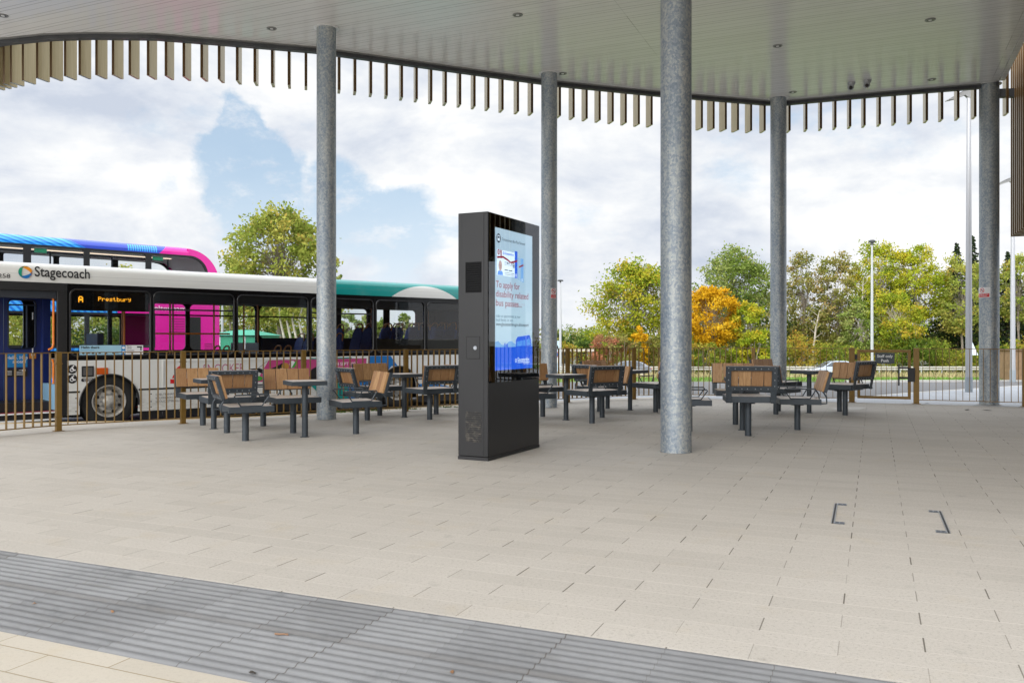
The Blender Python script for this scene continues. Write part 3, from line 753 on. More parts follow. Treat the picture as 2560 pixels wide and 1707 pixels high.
smoke_sign(c3, .152, 1384, 720, 746, 14, 'small red and white no smoking sign on the pillar beside the kiosk')
smoke_sign(c5, .178, 2464, 717.5, 743.5, 20, 'small red and white no smoking sign on the rightmost pillar')

# inspection cover in the paving
icv = empty('inspection_cover', (2.95, 5.2, 0), label='paved recess cover with two dark lifting frames in the right foreground', cat='manhole cover')
A, B_, C_, D_ = [g2(1880+x/3.92, 1180+y/3.92, .002) for x, y in ((825,305),(790,500),(1840,382),(1930,598))]
def bar(mb, a, b_, w_, z0=.0015, z1=.004):
    a, b_ = Vector(a), Vector(b_); d_ = (b_-a); L = d_.length; M = Matrix.Translation(a) @ Matrix.Rotation(math.atan2(d_.y, d_.x), 4, 'Z'); mb.box(0, L, -w_/2, w_/2, z0, z1, M)
for (a, b_, sgn) in ((A, B_, 1), (C_, D_, -1)):
    a, b_ = a - icv.location, b_ - icv.location; mb = MB(); d_ = (b_-a).normalized(); nrm = Vector((-d_.y, d_.x, 0)) * sgn
    bar(mb, a, b_, .011, .0006, .0022); fr_ = mb.build('frame_channel', M_['black'], icv)
    mb = MB(); bar(mb, a + nrm*.009, b_ + nrm*.009, .005, .0008, .0035); bar(mb, a - nrm*.009, b_ - nrm*.009, .004, .0008, .0035); mb.build('frame_edge', M_['rivet'], icv)
    for k in (a + d_*.03, b_ - d_*.03):
        mb = MB(); c_ = k + nrm*.045
        for e in (-.028, 0, .028): bar(mb, c_ - nrm*.03 + d_*e, c_ + nrm*.03 + d_*e, .010, .0006, .0030)
        for e in (-.03, 0.0, .03): bar(mb, c_ + nrm*e - d_*.03, c_ + nrm*e + d_*.03, .006, .0008, .0034)
        mb.build('lifting_key_slot', mat('wet_grey_steel', (.10,.12,.15), .3, metal=.6) if 'wet' not in M_ else M_['wet'], icv)
mb = MB(); e1 = g2(2128, 1309) - icv.location
for (u0, v0, u1, v1) in ((880,505,1900,598), (1000,318,1840,375)): bar(mb, g2(1880+u0/3.92, 1180+v0/3.92) - icv.location, g2(1880+u1/3.92, 1180+v1/3.92) - icv.location, .006, .0006, .002)
0
# pale slab near the gate
mb = MB(); S_ = [g2(1940+x/7.13, 880+y/7.13) for x, y in ((930,1017),(1480,1036),(1625,985),(1170,975))]
mb.add([(p.x, p.y, .004) for p in S_], [(0,1,2,3)]); mb.add([(p.x, p.y, .004) for p in S_] + [(p.x, p.y, .0) for p in S_], [(0,1,5,4),(1,2,6,5),(2,3,7,6),(3,0,4,7)])
tag(mb.build('access_cover', mat('pale_concrete_slab', (.56,.54,.50), .8, var=.06)), 'pale plain access slab in the paving in front of the staff gate', 'access cover')
# ------------------------------------------------------------------ seats and tables
def make_seat(arms):
    dz = -.05 if arms else 0.0
    t = empty('plaza_chair', (0, 0, 0))
    mb = MB(); mb.cyl((0,0,-.02), (0,0,.43+dz), .043, n=20); mb.cyl((0,0,.405+dz), (0,0,.43+dz), .09, n=20)
    mb.build('leg', M_['frame'], t, smooth=True)
    mb = MB(); X, Y0, Y1, z0, z1 = .31, -.27, .29, .432+dz, .508+dz
    mb.ring([(-X,Y0),(X,Y0),(X,Y1),(-X,Y1)], [(-X+.022,Y0+.022),(X-.022,Y0+.022),(X-.022,Y1-.022),(-X+.022,Y1-.022)], z0, z1, lambda a,b,h:(a,b,h))
    mb.box(-X+.021, X-.021, Y0+.021, Y1-.021, z0+.01, z0+.022)
    mb.build('seat_frame', M_['frame'], t, bevel=.003)
    mb = MB(); n = 4; w_ = (2*X-.052) / n
    for i in range(n): mb.box(-X+.026+i*w_+.003, -X+.026+(i+1)*w_-.003, Y0+.025, Y1-.025, z0+.03, z1+.004)
    mb.build('seat', M_['seatwood'], t, bevel=.003)
    # raked back: steel frame behind, four upright boards in front
    zb = .59 if not arms else .555; zt = zb + .30; tilt = R(11 if not arms else 16); hx = .325 if not arms else .29
    B = Matrix.Translation((0, -.305, zb)) @ Matrix.Rotation(tilt, 4, 'X')
    hh = zt - zb; mb = MB()
    fr_ = lambda a, b, h: B @ Vector((a, h, b))
    mb.ring([(-hx,0),(hx,0),(hx,hh),(-hx,hh)], [(-hx+.068,.052),(hx-.068,.052),(hx-.068,hh-.052),(-hx+.068,hh-.052)], -.042, .0, fr_)
    if not arms:
        for s in (-1, 1): mb.box(s*(hx-.042)-.036, s*(hx-.042)+.036, -.035, -.02, -.15, .01, B); mb.box(s*(hx-.042)-.036, s*(hx-.042)+.036, -.045, -.01, -.155, -.12, B)
    else:
        for s in (-1, 1):
            x = s*(hx-.03); mb.tube([(x, -.28, .59), (x, -.345, .49), (x, -.35, .40), (x, -.26, .395)], .012, 6)
    bf = mb.build('back_frame', M_['frame'], t, bevel=.003)
    mb = MB()
    xs = [(-hx+.034, hh*f) for f in (.2,.45,.75,.95)] + [(hx-.034, hh*f) for f in (.2,.45,.75,.95)]
    xs += [(x, z) for x in (-.21,-.12,-.05,.05,.12,.21) for z in (.025, hh-.025)]
    for x, z in xs: mb.cyl(B @ Vector((x, -.042, z)), B @ Vector((x, -.0475, z)), .0075, n=8)
    mb.build('rivets', M_['rivet'], bf)
    mb = MB(); w_ = (2*hx - .01) / 4
    for i in range(4): mb.box(-hx+.005+i*w_+.004, -hx+.005+(i+1)*w_-.004, .002, .036, .004, hh-.004, B)
    mb.build('backrest', M_['wood'], t, bevel=.004)
    if arms:
        for s in (-1, 1):
            x = s*.295; mb = MB(); zt_ = .64+dz; zs = .512+dz
            mb.tube([(x-s*.01, -.12, zs), (x, -.20, zt_), (x, -.185, zt_+.012), (x, .215, zt_+.012), (x, .232, zt_), (x-s*.01, .14, zs), (x-s*.01, -.12, zs)], .0095, 6)
            mb.build('armrest', M_['frame'], t, smooth=True)
    return t
def make_table():
    t = empty('plaza_table', (0, 0, 0))
    mb = MB(); mb.cyl((0,0,-.02), (0,0,.70), .040, n=20); mb.cyl((0,0,0), (0,0,.006), .062, n=20); mb.cyl((0,0,.675), (0,0,.697), .1, n=20); mb.build('leg', M_['frame'], t, smooth=True)
    mb = MB(); s = .235; mb.ring([(-s,-s),(s,-s),(s,s),(-s,s)], [(-s+.02,-s+.02),(s-.02,-s+.02),(s-.02,s-.02),(-s+.02,s-.02)], .690, .746, lambda a,b,h:(a,b,h)); mb.box(-s+.019, s-.019, -s+.019, s-.019, .697, .705)
    mb.build('top_frame', M_['frame'], t, bevel=.003)
    mb = MB(); w_ = (2*s-.046)/3
    for i in range(3): mb.box(-s+.023+i*w_+.002, -s+.023+(i+1)*w_-.002, -s+.023, s-.023, .715, .749)
    mb.build('tabletop', M_['seatwood'], t, bevel=.002)
    return t
seat_src = {False: None, True: None}; table_src = None
def place_seat(arms, u, v, face, label, sz=1.0):
    """face: direction the sitter looks, degrees clockwise from the view axis"""
    p = g2(u, v) if v else u
    if seat_src[arms] is None: o = seat_src[arms] = make_seat(arms)
    else: o = copy_tree(seat_src[arms])
    p.y += .043; o.location = (p.x, p.y, 0); o.rotation_euler = (0, 0, R(-face)); o.scale = (1, 1, sz)
    tag(o, label, 'seat', 'wood and steel seats around the small tables')
    return o
def place_table(u, v, ang, label, sz=1.0):
    global table_src
    p = g2(u, v)
    if table_src is None: o = table_src = make_table()
    else: o = copy_tree(table_src)
    o.location = (p.x, p.y + .04, 0); o.rotation_euler = (0, 0, R(-ang)); o.scale = (1, 1, sz)
    tag(o, label, 'table', 'small square tables on the plaza')
    return o
place_table(532, 1072.6, -34, 'small square table farthest left, half hidden behind a seat back', .97)
place_table(760.5, 1092.8, -29, 'small square table standing before the left pillar', 1.0)
place_table(1010.3, 1043.5, -38, 'small square table in front of the rear bus wheel', .97)
place_table(1415.5, 1050.3, -34, 'small square table just right of the black kiosk', .98)
place_table(1576, 1025.8, -42, 'small square table just left of the thick pillar', .98)
place_table(1858, 1075.4, 9, 'small square table hidden behind the seat back right of the thick pillar')
place_table(2024.9, 1032.2, -43, 'small square table between the third thin pillar and the gate', 1.0)
S = place_seat
S(False, 504.6, 1063.4, 146, 'armless seat showing its boards, behind the farthest left table', .96)
S(False, 564.7, 1082.6, -32, 'armless seat showing its riveted back, in front of the farthest left table', .99)
S(True, 656, 1065.5, -124, 'armed seat right of the farthest left table, its back hidden by another seat')
S(True, 611, 1102.7, 60, 'armed seat leaning left, nearest the camera among the left seats')
S(False, 731, 1082.8, 150, 'armless seat showing pale boards, behind the table by the left pillar', .99)
S(True, 888.5, 1085, -118, 'armed seat with bright boards just right of the left pillar')
S(True, 917, 1051, 52, 'armed seat with framed back, left of the table by the rear bus wheel')
S(False, 948.4, 1038.8, 142, 'armless seat with brown boards, behind the table by the rear bus wheel', .99)
S(False, 1073.5, 1049, -38, 'armless seat with riveted back, close left of the kiosk', 1.0)
S(True, 1090, 1036, -128, 'armed seat partly hidden behind the left edge of the kiosk')
S(False, 1357, 1041.7, 147, 'armless seat with brown boards at the right edge of the kiosk', .99)
S(True, Vector((.27, 13.0, 0)), None, 57, 'armed seat mostly hidden behind the kiosk, only an armrest showing')
S(False, 1480.8, 1058.4, -33, 'armless seat with riveted back midway between kiosk and thick pillar', 1.01)
S(True, 1506, 1043.7, -123, 'armed seat behind the riveted back midway between kiosk and thick pillar')
S(True, 1499, 1029, 48, 'armed seat left of the table nearest the thick pillar\'s left side')
S(False, 1519.6, 1021.3, 138, 'armless seat farthest back by the fence between kiosk and thick pillar')
S(False, 1640, 1030.5, -42, 'armless seat cut off by the left side of the thick pillar', 1.02)
S(True, 1650, 1021.7, -132, 'armed seat hidden behind the thick pillar\'s left side')
S(False, 1872.6, 1089.9, 9, 'armless seat with riveted back, largest seat right of the thick pillar', 1.07)
S(False, 1840.6, 1061.4, 189, 'armless seat with brown boards facing the camera, right of the thick pillar', 1.04)
S(True, Vector((2.50, 11.80, 0)), None, 99, 'armed seat half hidden by the right side of the thick pillar')
S(True, 1996, 1075, -81, 'armed seat in profile with pale boards, before the third thin pillar')
S(True, 1941.6, 1035.9, 47, 'armed seat at the foot of the third thin pillar')
S(False, 1948, 1027.7, 139, 'armless seat with dark boards, directly before the third thin pillar', 1.05)
S(False, 2115.3, 1038.2, -40, 'armless seat with riveted back, nearest the staff gate', 1.05)
S(True, 2101, 1029, -133, 'armed seat behind the riveted seat nearest the staff gate', 1.03)

# ------------------------------------------------------------------ information kiosk
KN = Vector((-.257, 8.93, 0)); kr = Vector((.584, 1.16, 0)); KW = kr.length; kr.normalize(); kl = Vector((-kr.y, kr.x, 0)); KD = .365; KH = 2.655
kiosk = empty('information_kiosk', KN + kr*KW/2 + kl*KD/2, math.atan2(kr.y, kr.x), label='tall black digital information kiosk with a lit bus pass screen', cat='kiosk')
kx, ky = KW/2, KD/2     # local: x along the screen face, y away from it; the screen is on y = -ky
M_['kiosk'] = mat('black_powder_coat', (.0105,.0105,.0118), .42, var=.15, vscale=2, bump=.08, bscale=400)
M_['kiosk_dust'] = mat('dusty_black_grille', (.018,.018,.018), .7, fn=lambda t, b: t.mix(t.m('MULTIPLY', t.step(t.noise(t.obj(), 9, 6, .7, 1.5), .45, .7), .55), (.016,.016,.016), (.13,.11,.09)))
mb = MB(); mb.box(-kx-.002, kx+.002, -ky-.004, ky+.002, 0, .036); mb.build('plinth', M_['black'], kiosk)
mb = MB(); mb.box(-kx, kx, -ky, ky, .04, KH); mb.build('cabinet', M_['kiosk'], kiosk, bevel=.006)
mb = MB(); mb.box(-kx-.004, -kx+.02, -ky+.05, ky-.05, .045, KH-.006); sp_ = mb.build('side_panel', M_['kiosk'], kiosk, bevel=.002)
mb = MB()
for y in (-ky+.046, ky-.046): mb.box(-kx-.0012, -kx+.02, y-.004, y+.004, .042, KH-.004)
mb.build('panel_gap', M_['black'], kiosk)
def kz(v, Y=9.05): return CAM_H + (847 - v) / F * Y
def grille(z0, z1, mt, holes=True):
    y0, y1 = -ky+.075, ky-.095; mb = MB(); mb.box(-kx-.0062, -kx-.003, y0, y1, z0, z1); g = mb.build('vent_grille', mt, kiosk)
    mb = MB(); ny, nz = 16, int((z1-z0)/.022)
    for i in range(ny):
        for j in range(nz):
            y = y0 + .008 + (y1-y0-.016)*(i+.5*(j % 2))/ny; z = z0 + .01 + (z1-z0-.02)*j/max(1, nz-1)
            mb.add([(-kx-.0066, y-.0035, z), (-kx-.0066, y, z-.0045), (-kx-.0066, y+.0035, z), (-kx-.0066, y, z+.0045)], [(0,1,2,3)])
    mb.build('vent_holes', M_['gloss_black'], g)
grille(kz(732), kz(656), mat('perforated_black', (.0035,.0035,.004), .8, spec=.2)); grille(kz(1102, 9.1), kz(1027, 9.1), M_['kiosk_dust'])
hz0, hz1 = kz(896), kz(842); mb = MB(); mb.box(-kx-.0066, -kx-.003, -.085+.0, .075, hz0, hz1); h_ = mb.build('service_hatch', M_['kiosk'], kiosk, bevel=.001)
mb = MB(); mb.ring([(-.089,hz0-.004),(.079,hz0-.004),(.079,hz1+.004),(-.089,hz1+.004)], [(-.085,hz0),(.075,hz0),(.075,hz1),(-.085,hz1)], -kx-.0058, -kx-.003, lambda a,b,h:(h,a,b)); mb.build('hatch_gap', M_['gloss_black'], h_)
mb = MB(); mb.cyl((-kx-.006,-.035,kz(869.5)), (-kx-.014,-.035,kz(869.5)), .021, n=20); mb.cyl((-kx-.014,-.035,kz(869.5)), (-kx-.017,-.035,kz(869.5)), .013, n=16); mb.build('lock', M_['rivet'], h_, smooth=True)
mb = MB(); mb.box(-kx+.012, kx-.012, -ky-.003, -ky+.002, .04, .83); mb.build('lower_panel', M_['kiosk'], kiosk, bevel=.002)
# display under a dark glass sheet
dx0, dx1, dz0, dz1 = -kx + .121*KW, -kx + .842*KW, .958, 2.507
mb = MB(); mb.box(-kx+.006, kx-.006, -ky-.004, -ky-.001, .835, KH-.006); mb.build('glass_bezel', M_['gloss_black'], kiosk)
DW, DH = dx1 - dx0, dz1 - dz0
SY = -ky - .0048
def SP(x, y): return (dx0 + x*DW, SY, dz1 - y*DH)      # x,y in 0..1 from the top left of the picture
def smat(name, c, s): return mat(name, (.0,.0,.0), .5, emit=c, es=s)
ES = .25
def scr_fn(t, b):
    o = t.obj(); x, y, z = t.xyz(o)
    c = t.ramp(t.m('DIVIDE', t.m('SUBTRACT', z, dz0), DH), [(0, (.38,.66,.90)), (.35, (.48,.76,.93)), (.75, (.36,.62,.84)), (1, (.48,.72,.90))])
    t.l.new(c, b.inputs['Emission Color']); b.inputs['Emission Strength'].default_value = ES
    return None
M_['scr'] = mat('lit_display', (0,0,0), .4, fn=scr_fn)
mb = MB(); mb.box(dx0, dx1, SY, SY+.0006, dz0, dz1); scr = mb.build('display', M_['scr'], kiosk)
def sq(mb, pts, e=.0004): return mb.add([(SP(x, y)[0], SY - e, SP(x, y)[2]) for x, y in pts], [tuple(range(len(pts)))])
def stext(mb, s, x, y, h, width=None, e=.0010, wt=0): return mb.text(s, h*DH*1.38, plane_M((dx0+x*DW, SY-e, dz1-y*DH), (1,0,0), (0,0,1)), 'LEFT', width=(width*DW if width else None), weight=wt)
def circ(mb, x, y, r, e, n=28, r2=0):
    cx, cz = dx0+x*DW, dz1-y*DH
    if r2 == 0: return mb.add([(cx + r*math.cos(6.2832*i/n), SY-e, cz + r*math.sin(6.2832*i/n)) for i in range(n)], [tuple(range(n))])
    return mb.add([(cx + q*math.cos(6.2832*i/n), SY-e, cz + q*math.sin(6.2832*i/n)) for q in (r, r2) for i in range(n)], [(i, (i+1) % n, n+(i+1) % n, n+i) for i in range(n)])
M_['s_dk'] = smat('lit_ink', (.015,.03,.06), .3); M_['s_gr'] = smat('lit_grey', (.12,.25,.36), .3); M_['s_rd'] = smat('lit_dark_red', (.42,.02,.05), .32)
M_['s_bl'] = smat('lit_blue', (.01,.12,.85), .42); M_['s_b2'] = smat('lit_mid_blue', (.07,.30,.90), .45); M_['s_b3'] = smat('lit_soft_blue', (.22,.50,.95), .4)
M_['s_wh'] = smat('lit_white', (.62,.78,.92), .6); M_['s_sk'] = smat('lit_skin', (.50,.34,.32), .45); M_['s_gh'] = smat('lit_white_gray', (.33,.55,.78), .45)
mb = MB(); circ(mb, .085, .072, .050, .0008); stext(mb, 'Concessionary Bus Pass Renewal', .17, .082, .020, .62)
mb.build('heading', M_['s_dk'], scr)
mb = MB(); sq(mb, [(.058,.052),(.112,.052),(.112,.087),(.058,.087)], .0011); sq(mb, [(.064,.087),(.076,.087),(.076,.094),(.064,.094)], .0011); sq(mb, [(.094,.087),(.106,.087),(.106,.094),(.094,.094)], .0011); mb.build('bus_icon', M_['s_wh'], scr)
mb = MB(); sq(mb, [(.066,.058),(.104,.058),(.104,.073),(.066,.073)], .0014); mb.build('bus_icon_window', M_['s_dk'], scr)
# card with ribbon, portrait and wording, a paler card behind it
mb = MB(); sq(mb, [(.58,.185),(.74,.185),(.74,.36),(.58,.345)], .0005); mb.build('rear_card', M_['s_gh'], scr)
mb = MB(); sq(mb, [(.67,.185),(.745,.185),(.745,.362),(.67,.35)], .0008); mb.build('rear_card_band', M_['s_b3'], scr)
mb = MB(); sq(mb, [(.045,.152),(.575,.152),(.575,.33),(.045,.33)], .0012); mb.build('card', M_['s_wh'], scr)
mb = MB(); sq(mb, [(.505,.14),(.575,.14),(.575,.335),(.505,.335)], .0015); stext(mb, 'Gloucestershire', .235, .178, .018, .24, .0016, .02); circ(mb, .208, .171, .016, .0016, r2=.009); mb.build('card_band', M_['s_bl'], scr)
mb = MB(); circ(mb, .085, .17, .030, .0016); sq(mb, [(.125,.152),(.16,.152),(.16,.21),(.135,.21)], .0016)
top = [(.045,.20),(.12,.196),(.2,.192),(.30,.205),(.40,.222),(.48,.213),(.575,.20)]
for (a, b_) in zip(top, top[1:]): sq(mb, [a, b_, (b_[0], b_[1]+.014), (a[0], a[1]+.014)], .0018)
sq(mb, [(.62,.245),(.745,.225),(.745,.237),(.62,.257)], .0011); mb.build('card_ribbon', M_['s_rd'], scr)
mb = MB(); circ(mb, .085, .17, .017, .0019, r2=.010); mb.build('card_emblem', M_['s_wh'], scr)
mb = MB(); cx, cy = .125, .263; pts = []
for i in range(24): a = 6.2832*i/24; pts.append((cx + .046*math.cos(a), cy + .036*math.sin(a)))
sq(mb, pts, .0020); sq(mb, [(.105,.285),(.145,.285),(.145,.30),(.105,.30)], .0019); mb.build('card_portrait_face', M_['s_sk'], scr)
mb = MB(); sq(mb, [(.055,.329),(.065,.306),(.105,.297),(.125,.303),(.145,.297),(.185,.306),(.195,.329)], .0021); mb.build('card_portrait_shirt', M_['s_b2'], scr)
mb = MB()
for x in (.108, .142): sq(mb, [(x-.010,.2585),(x+.010,.2585),(x+.010,.2615),(x-.010,.2615)], .0022)
sq(mb, [(.112,.279),(.138,.279),(.138,.2815),(.112,.2815)], .0022); sq(mb, [(.122,.262),(.128,.262),(.132,.273),(.118,.273)], .0021)
mb.build('card_portrait_features', mat('lit_brown', (0,0,0), .5, emit=(.12,.07,.06), es=.4), scr)
mb = MB(); stext(mb, '31 MAR 2012', .235, .247, .018, .24, .0016, .01); sq(mb, [(.23,.229),(.50,.229),(.50,.231),(.23,.231)], .0016); sq(mb, [(.23,.252),(.50,.252),(.50,.254),(.23,.254)], .0016)
[sq(mb, [(.235 + a, y), (.235 + b_, y), (.235 + b_, y + h_), (.235 + a, y + h_)], .0016) for a, b_, y, h_ in ((0, .09, .285, .007), (.105, .20, .285, .007), (0, .25, .305, .0035), (0, .24, .318, .0035))]; circ(mb, .475, .25, .026, .0017); mb.build('card_wording', M_['s_dk'], scr)
mb = MB(); circ(mb, .475, .25, .020, .0019, r2=.013); circ(mb, .54, .315, .018, .0019, r2=.010); circ(mb, .707, .343, .016, .0016, r2=.009); mb.build('card_rings', M_['s_wh'], scr)
mb = MB(); stext(mb, 'To apply for', .02, .418, .048, .62); stext(mb, 'disability related', .02, .484, .048, .86); stext(mb, 'bus passes...', .02, .547, .048, .68); mb.build('headline', M_['s_rd'], scr)
mb = MB(); stext(mb, 'make an appointment at your', .02, .627, .022, .64); stext(mb, 'local library, or visit', .02, .655, .022, .44); mb.build('small_print', M_['s_gr'], scr)
mb = MB(); stext(mb, 'www.gloucestershire.gov.uk/transport', .02, .686, .023, .87, wt=.01); mb.build('web_address', M_['s_dk'], scr)
mb = MB(); sq(mb, [(0,.80),(.08,.795),(.16,.82),(.26,.825),(.34,.80),(.42,.795),(.5,.815),(.6,.825),(.75,.81),(.88,.80),(1,.815),(1,.84),(0,.84)], .0006); mb.build('hills', M_['s_b3'], scr)
mb = MB(); sq(mb, [(0,.838),(1,.838),(1,1),(0,1)], .0009); sq(mb, [(.535,.79),(.58,.765),(.92,.75),(.965,.79),(.975,.90),(.535,.90)], .0009)
for (x, y, w_, h_) in ((.245,.825,.016,.03),(.30,.828,.022,.026)): sq(mb, [(x + w_*math.cos(6.2832*i/14), y + h_*.6*math.sin(6.2832*i/14)) for i in range(14)], .0010)
mb.build('blue_foreground', M_['s_bl'], scr)
mb = MB(); sq(mb, [(.56,.80),(.72,.79),(.72,.83),(.56,.835)], .0012); sq(mb, [(.735,.789),(.80,.785),(.80,.83),(.735,.83)], .0012); sq(mb, [(.83,.783),(.925,.777),(.95,.825),(.83,.83)], .0012); mb.build('bus_silhouette_windows', M_['s_b2'], scr)
mb = MB(); stext(mb, 'Gloucestershire', .58, .945, .030, .33, .0013, .01); sq(mb, [(.58,.951),(.92,.951),(.92,.955),(.58,.955)], .0013); stext(mb, 'COUNTY COUNCIL', .74, .967, .010, .17, .0013); circ(mb, .535, .938, .022, .0013, r2=.014); mb.build('council_logo', M_['s_wh'], scr)
M_['cover'] = glass('kiosk_cover_glass', (1,1,1), 1.1, .0, .05)
mb = MB(); mb.add([(-kx+.006,-ky-.009,.835),(kx-.006,-ky-.009,.835),(kx-.006,-ky-.009,KH-.006),(-kx+.006,-ky-.009,KH-.006)], [(0,1,2,3)]); mb.box(-kx+.006, kx-.006, -ky-.009, -ky-.003, .829, .834); mb.build('cover_glass', M_['cover'], kiosk)
# ------------------------------------------------------------------ buses
def rrect(x0, x1, z0, z1, r, n=6, rs=None):
    rs = rs or (r, r, r, r); P = []
    for (cx, cz, a0), q in zip(((x0+rs[0], z0+rs[0], 180), (x1-rs[1], z0+rs[1], 270), (x1-rs[2], z1-rs[2], 0), (x0+rs[3], z1-rs[3], 90)), rs):
        for i in range(n+1):
            a = R(a0 + 90*i/n); P.append((cx + q*math.cos(a), cz + q*math.sin(a)))
    return P
def rect_like(P, x0, x1, z0, z1):
    """outer rectangle with one point per point of the inner outline, projected outwards"""
    cx, cz = (x0+x1)/2, (z0+z1)/2; k = len(P)//4; cor = [(x0,z0),(x1,z0),(x1,z1),(x0,z1)]; out = []
    for i, p in enumerate(P): out.append(cor[min(3, i//k)])
    # spread neighbours a hair along the edges so that no face collapses
    return out
XZ = lambda y0: (lambda a, b, h: (a, y0 + h, b))
def window_cell(mb, cx0, cx1, cz0, cz1, wx0, wx1, wz0, wz1, r, y, th, rs=None):
    P = rrect(wx0, wx1, wz0, wz1, r, rs=rs); mb.ring(rect_like(P, cx0, cx1, cz0, cz1), P, 0, th, XZ(y))
def crescent(mb, c, r, a0, a1, w_, fn, n=22):
    vs = []
    for i in range(n+1):
        t = i/n; a = R(a0 + (a1-a0)*t); ww = w_ * math.sin(math.pi*min(1, t*1.15+.02))**.8 if t < .87 else w_*max(.02, (1-t)/.13)*.5
        ro = r; ri = r - ww
        vs += [fn(c[0]+ro*math.cos(a), c[1]+ro*math.sin(a)), fn(c[0]+ri*math.cos(a), c[1]+ri*math.sin(a))]
    mb.add(vs, [(2*i, 2*i+1, 2*i+3, 2*i+2) for i in range(n)])

BW = 2.50
bus = empty('single_decker_bus', (-7.23, 15.1, -.30), math.atan2(.672, .74), label='white single deck bus with teal rear roof showing Prestbury on its side', cat='bus')
SX0, SX1 = -2.72, 9.2
cells = [(-.70, .735, -.64, .70), (.735, 2.355, .78, 2.31), (2.355, 3.98, 2.40, 3.93), (3.98, 5.60, 4.03, 5.55), (5.60, 7.02, 5.65, 6.97), (7.02, 8.62, 7.07, 8.50)]
ZW0, ZW1, ZBELT = 1.31, 2.455, 2.565
for side, y in (('near', 0.0), ('far', BW)):
    th = .045 if side == 'near' else -.045
    mb = MB()
    for (a, b_, c, d_) in cells:
        window_cell(mb, a, b_, 1.22, ZBELT, c, d_, (ZW0 if (side == 'near' or a < 3.9) else 1.62) if side == 'near' else (1.36 if a < 3.9 else 1.62), ZW1 - (.0 if side == 'near' else .10), .10, y, th)
    if side == 'far': window_cell(mb, -2.5, -.70, 1.22, ZBELT, -2.3, -.85, 1.40, 2.36, .1, y, th); mb.box(SX0, -2.5, min(y, y+th), max(y, y+th), 1.22, ZBELT)
    mb.box(8.62, SX1, min(y, y+th), max(y, y+th), 1.22, ZBELT)
    mb.build('window_band', M_['gloss_black'], bus)
    for i, (a, b_, c, d_) in enumerate(cells):
        if side == 'near':
            mb = MB(); P = rrect(c-.012, d_+.012, ZW0-.012, ZW1+.012, .105); mb.tube([(p[0], -.006, p[1]) for p in P], .017, 6, closed=True)
            f_ = mb.build('window_frame', M_['gasket'], bus, smooth=True)
            mb = MB(); P = rrect(c-.005, d_+.005, ZW0-.005, ZW1+.005, .10); mb.add([(p[0], .012, p[1]) for p in P], [tuple(range(len(P)))]); mb.build('pane', M_['glass'], f_)
            if i in (1, 3):
                mb = MB(); mb.box(c, d_, .004, .03, 2.135, 2.165); mb.build('hopper_bar', M_['gasket'], f_)
        else:
            mb = MB(); zz0 = 1.36 if a < 3.9 else 1.62; P = rrect(c-.005, d_+.005, zz0-.005, ZW1-.10+.005, .10); mb.add([(p[0], BW-.012, p[1]) for p in P], [tuple(range(len(P)))][::-1]); mb.build('far_pane', M_['glass'], bus)
            if i in (1, 2, 3): mb = MB(); mb.box(c, d_, BW-.05, BW-.02, 2.10, 2.135); mb.build('far_hopper_bar', M_['gasket'], bus)
# far wall extra pillars at the rear
mb = MB()
for x in (6.1, 7.55): mb.box(x-.10, x+.10, BW-.06, BW-.046, 1.62, 2.46)
mb.build('rear_pillars', M_['busint'], bus)
# lower panels with wheel arches
def lower(y0, y1, name):
    mb = MB(); zt, zb = 1.22, .27
    def arch(cx, r, cz=.45): return [(cx - r, zb)] + [(cx + r*math.cos(R(a)), cz + r*math.sin(R(a))) for a in range(180, -1, -10)] + [(cx + r, zb)]
    segs = [(-.80, -.50), (.50, 5.75), (6.77, SX1)]
    for a, b_ in segs: mb.prism([(a, zb), (b_, zb), (b_, zt), (a, zt)], y0, y1, lambda a, b, h: (a, h, b))
    for cx, r in ((0, .50), (6.26, .51)):
        P = [(cx + r*math.cos(R(a)), .46 + r*math.sin(R(a))) for a in range(180, -1, -10)]
        Q = [(p[0], zt) for p in P]; n = len(P)
        for y in (y0, y1): mb.add([(p[0], y, p[1]) for p in P + Q], [(i, i+1, n+i+1, n+i) for i in range(n-1)])
        mb.add([(p[0], y, p[1]) for y in (y0, y1) for p in P], [(i, i+1, n+i+1, n+i) for i in range(n-1)])
    return mb.build(name, M_['white'], bus)
lw = lower(-.004, .04, 'lower_panel'); lower(BW-.04, BW+.004, 'far_lower_panel')
mb = MB(); mb.box(SX0, -2.25, 0, .04, .27, 1.22); mb.box(SX0, SX0+.05, .0, BW, .27, 1.2); mb.build('front_corner', M_['navy_dk'], bus)
mb = MB(); mb.box(-.86, -.70, -.012, .05, .27, 2.47); mb.build('door_pillar', M_['gasket'], bus, bevel=.01)
mb = MB(); mb.box(-2.3, -.70, -.018, .05, 2.42, ZBELT-.003); mb.box(SX0, -2.2, -.01, .05, 1.2, ZBELT-.003); mb.build('door_header', M_['gasket'], bus, bevel=.008)
for cx, r in ((0, .50), (6.26, .51)):
    mb = MB(); mb.tube([(cx + r*math.cos(R(a)), -.012, .46 + r*math.sin(R(a))) for a in range(-8, 189, 8)], .016, 6); mb.build('arch_trim', M_['gasket'], bus, smooth=True)
    mb = MB(); mb.box(cx-.55, cx+.55, .30, .34, .2, 1.0); mb.box(cx-.55, cx+.55, .05, .33, .98, 1.0); mb.build('wheel_housing', M_['black'], bus)
mb = MB()
for a, b_ in ((-.70, -.50), (.50, 5.75), (6.77, SX1)): mb.box(a, b_, -.009, 0, .655, .685)
mb.build('skirt_trim', M_['gasket'], bus)
mb = MB()
for a, b_ in ((.53, .93), (.95, 5.72), (6.8, SX1)): mb.box(a, b_, .02, .05, .12, .268)
mb.build('underframe', M_['black'], bus)
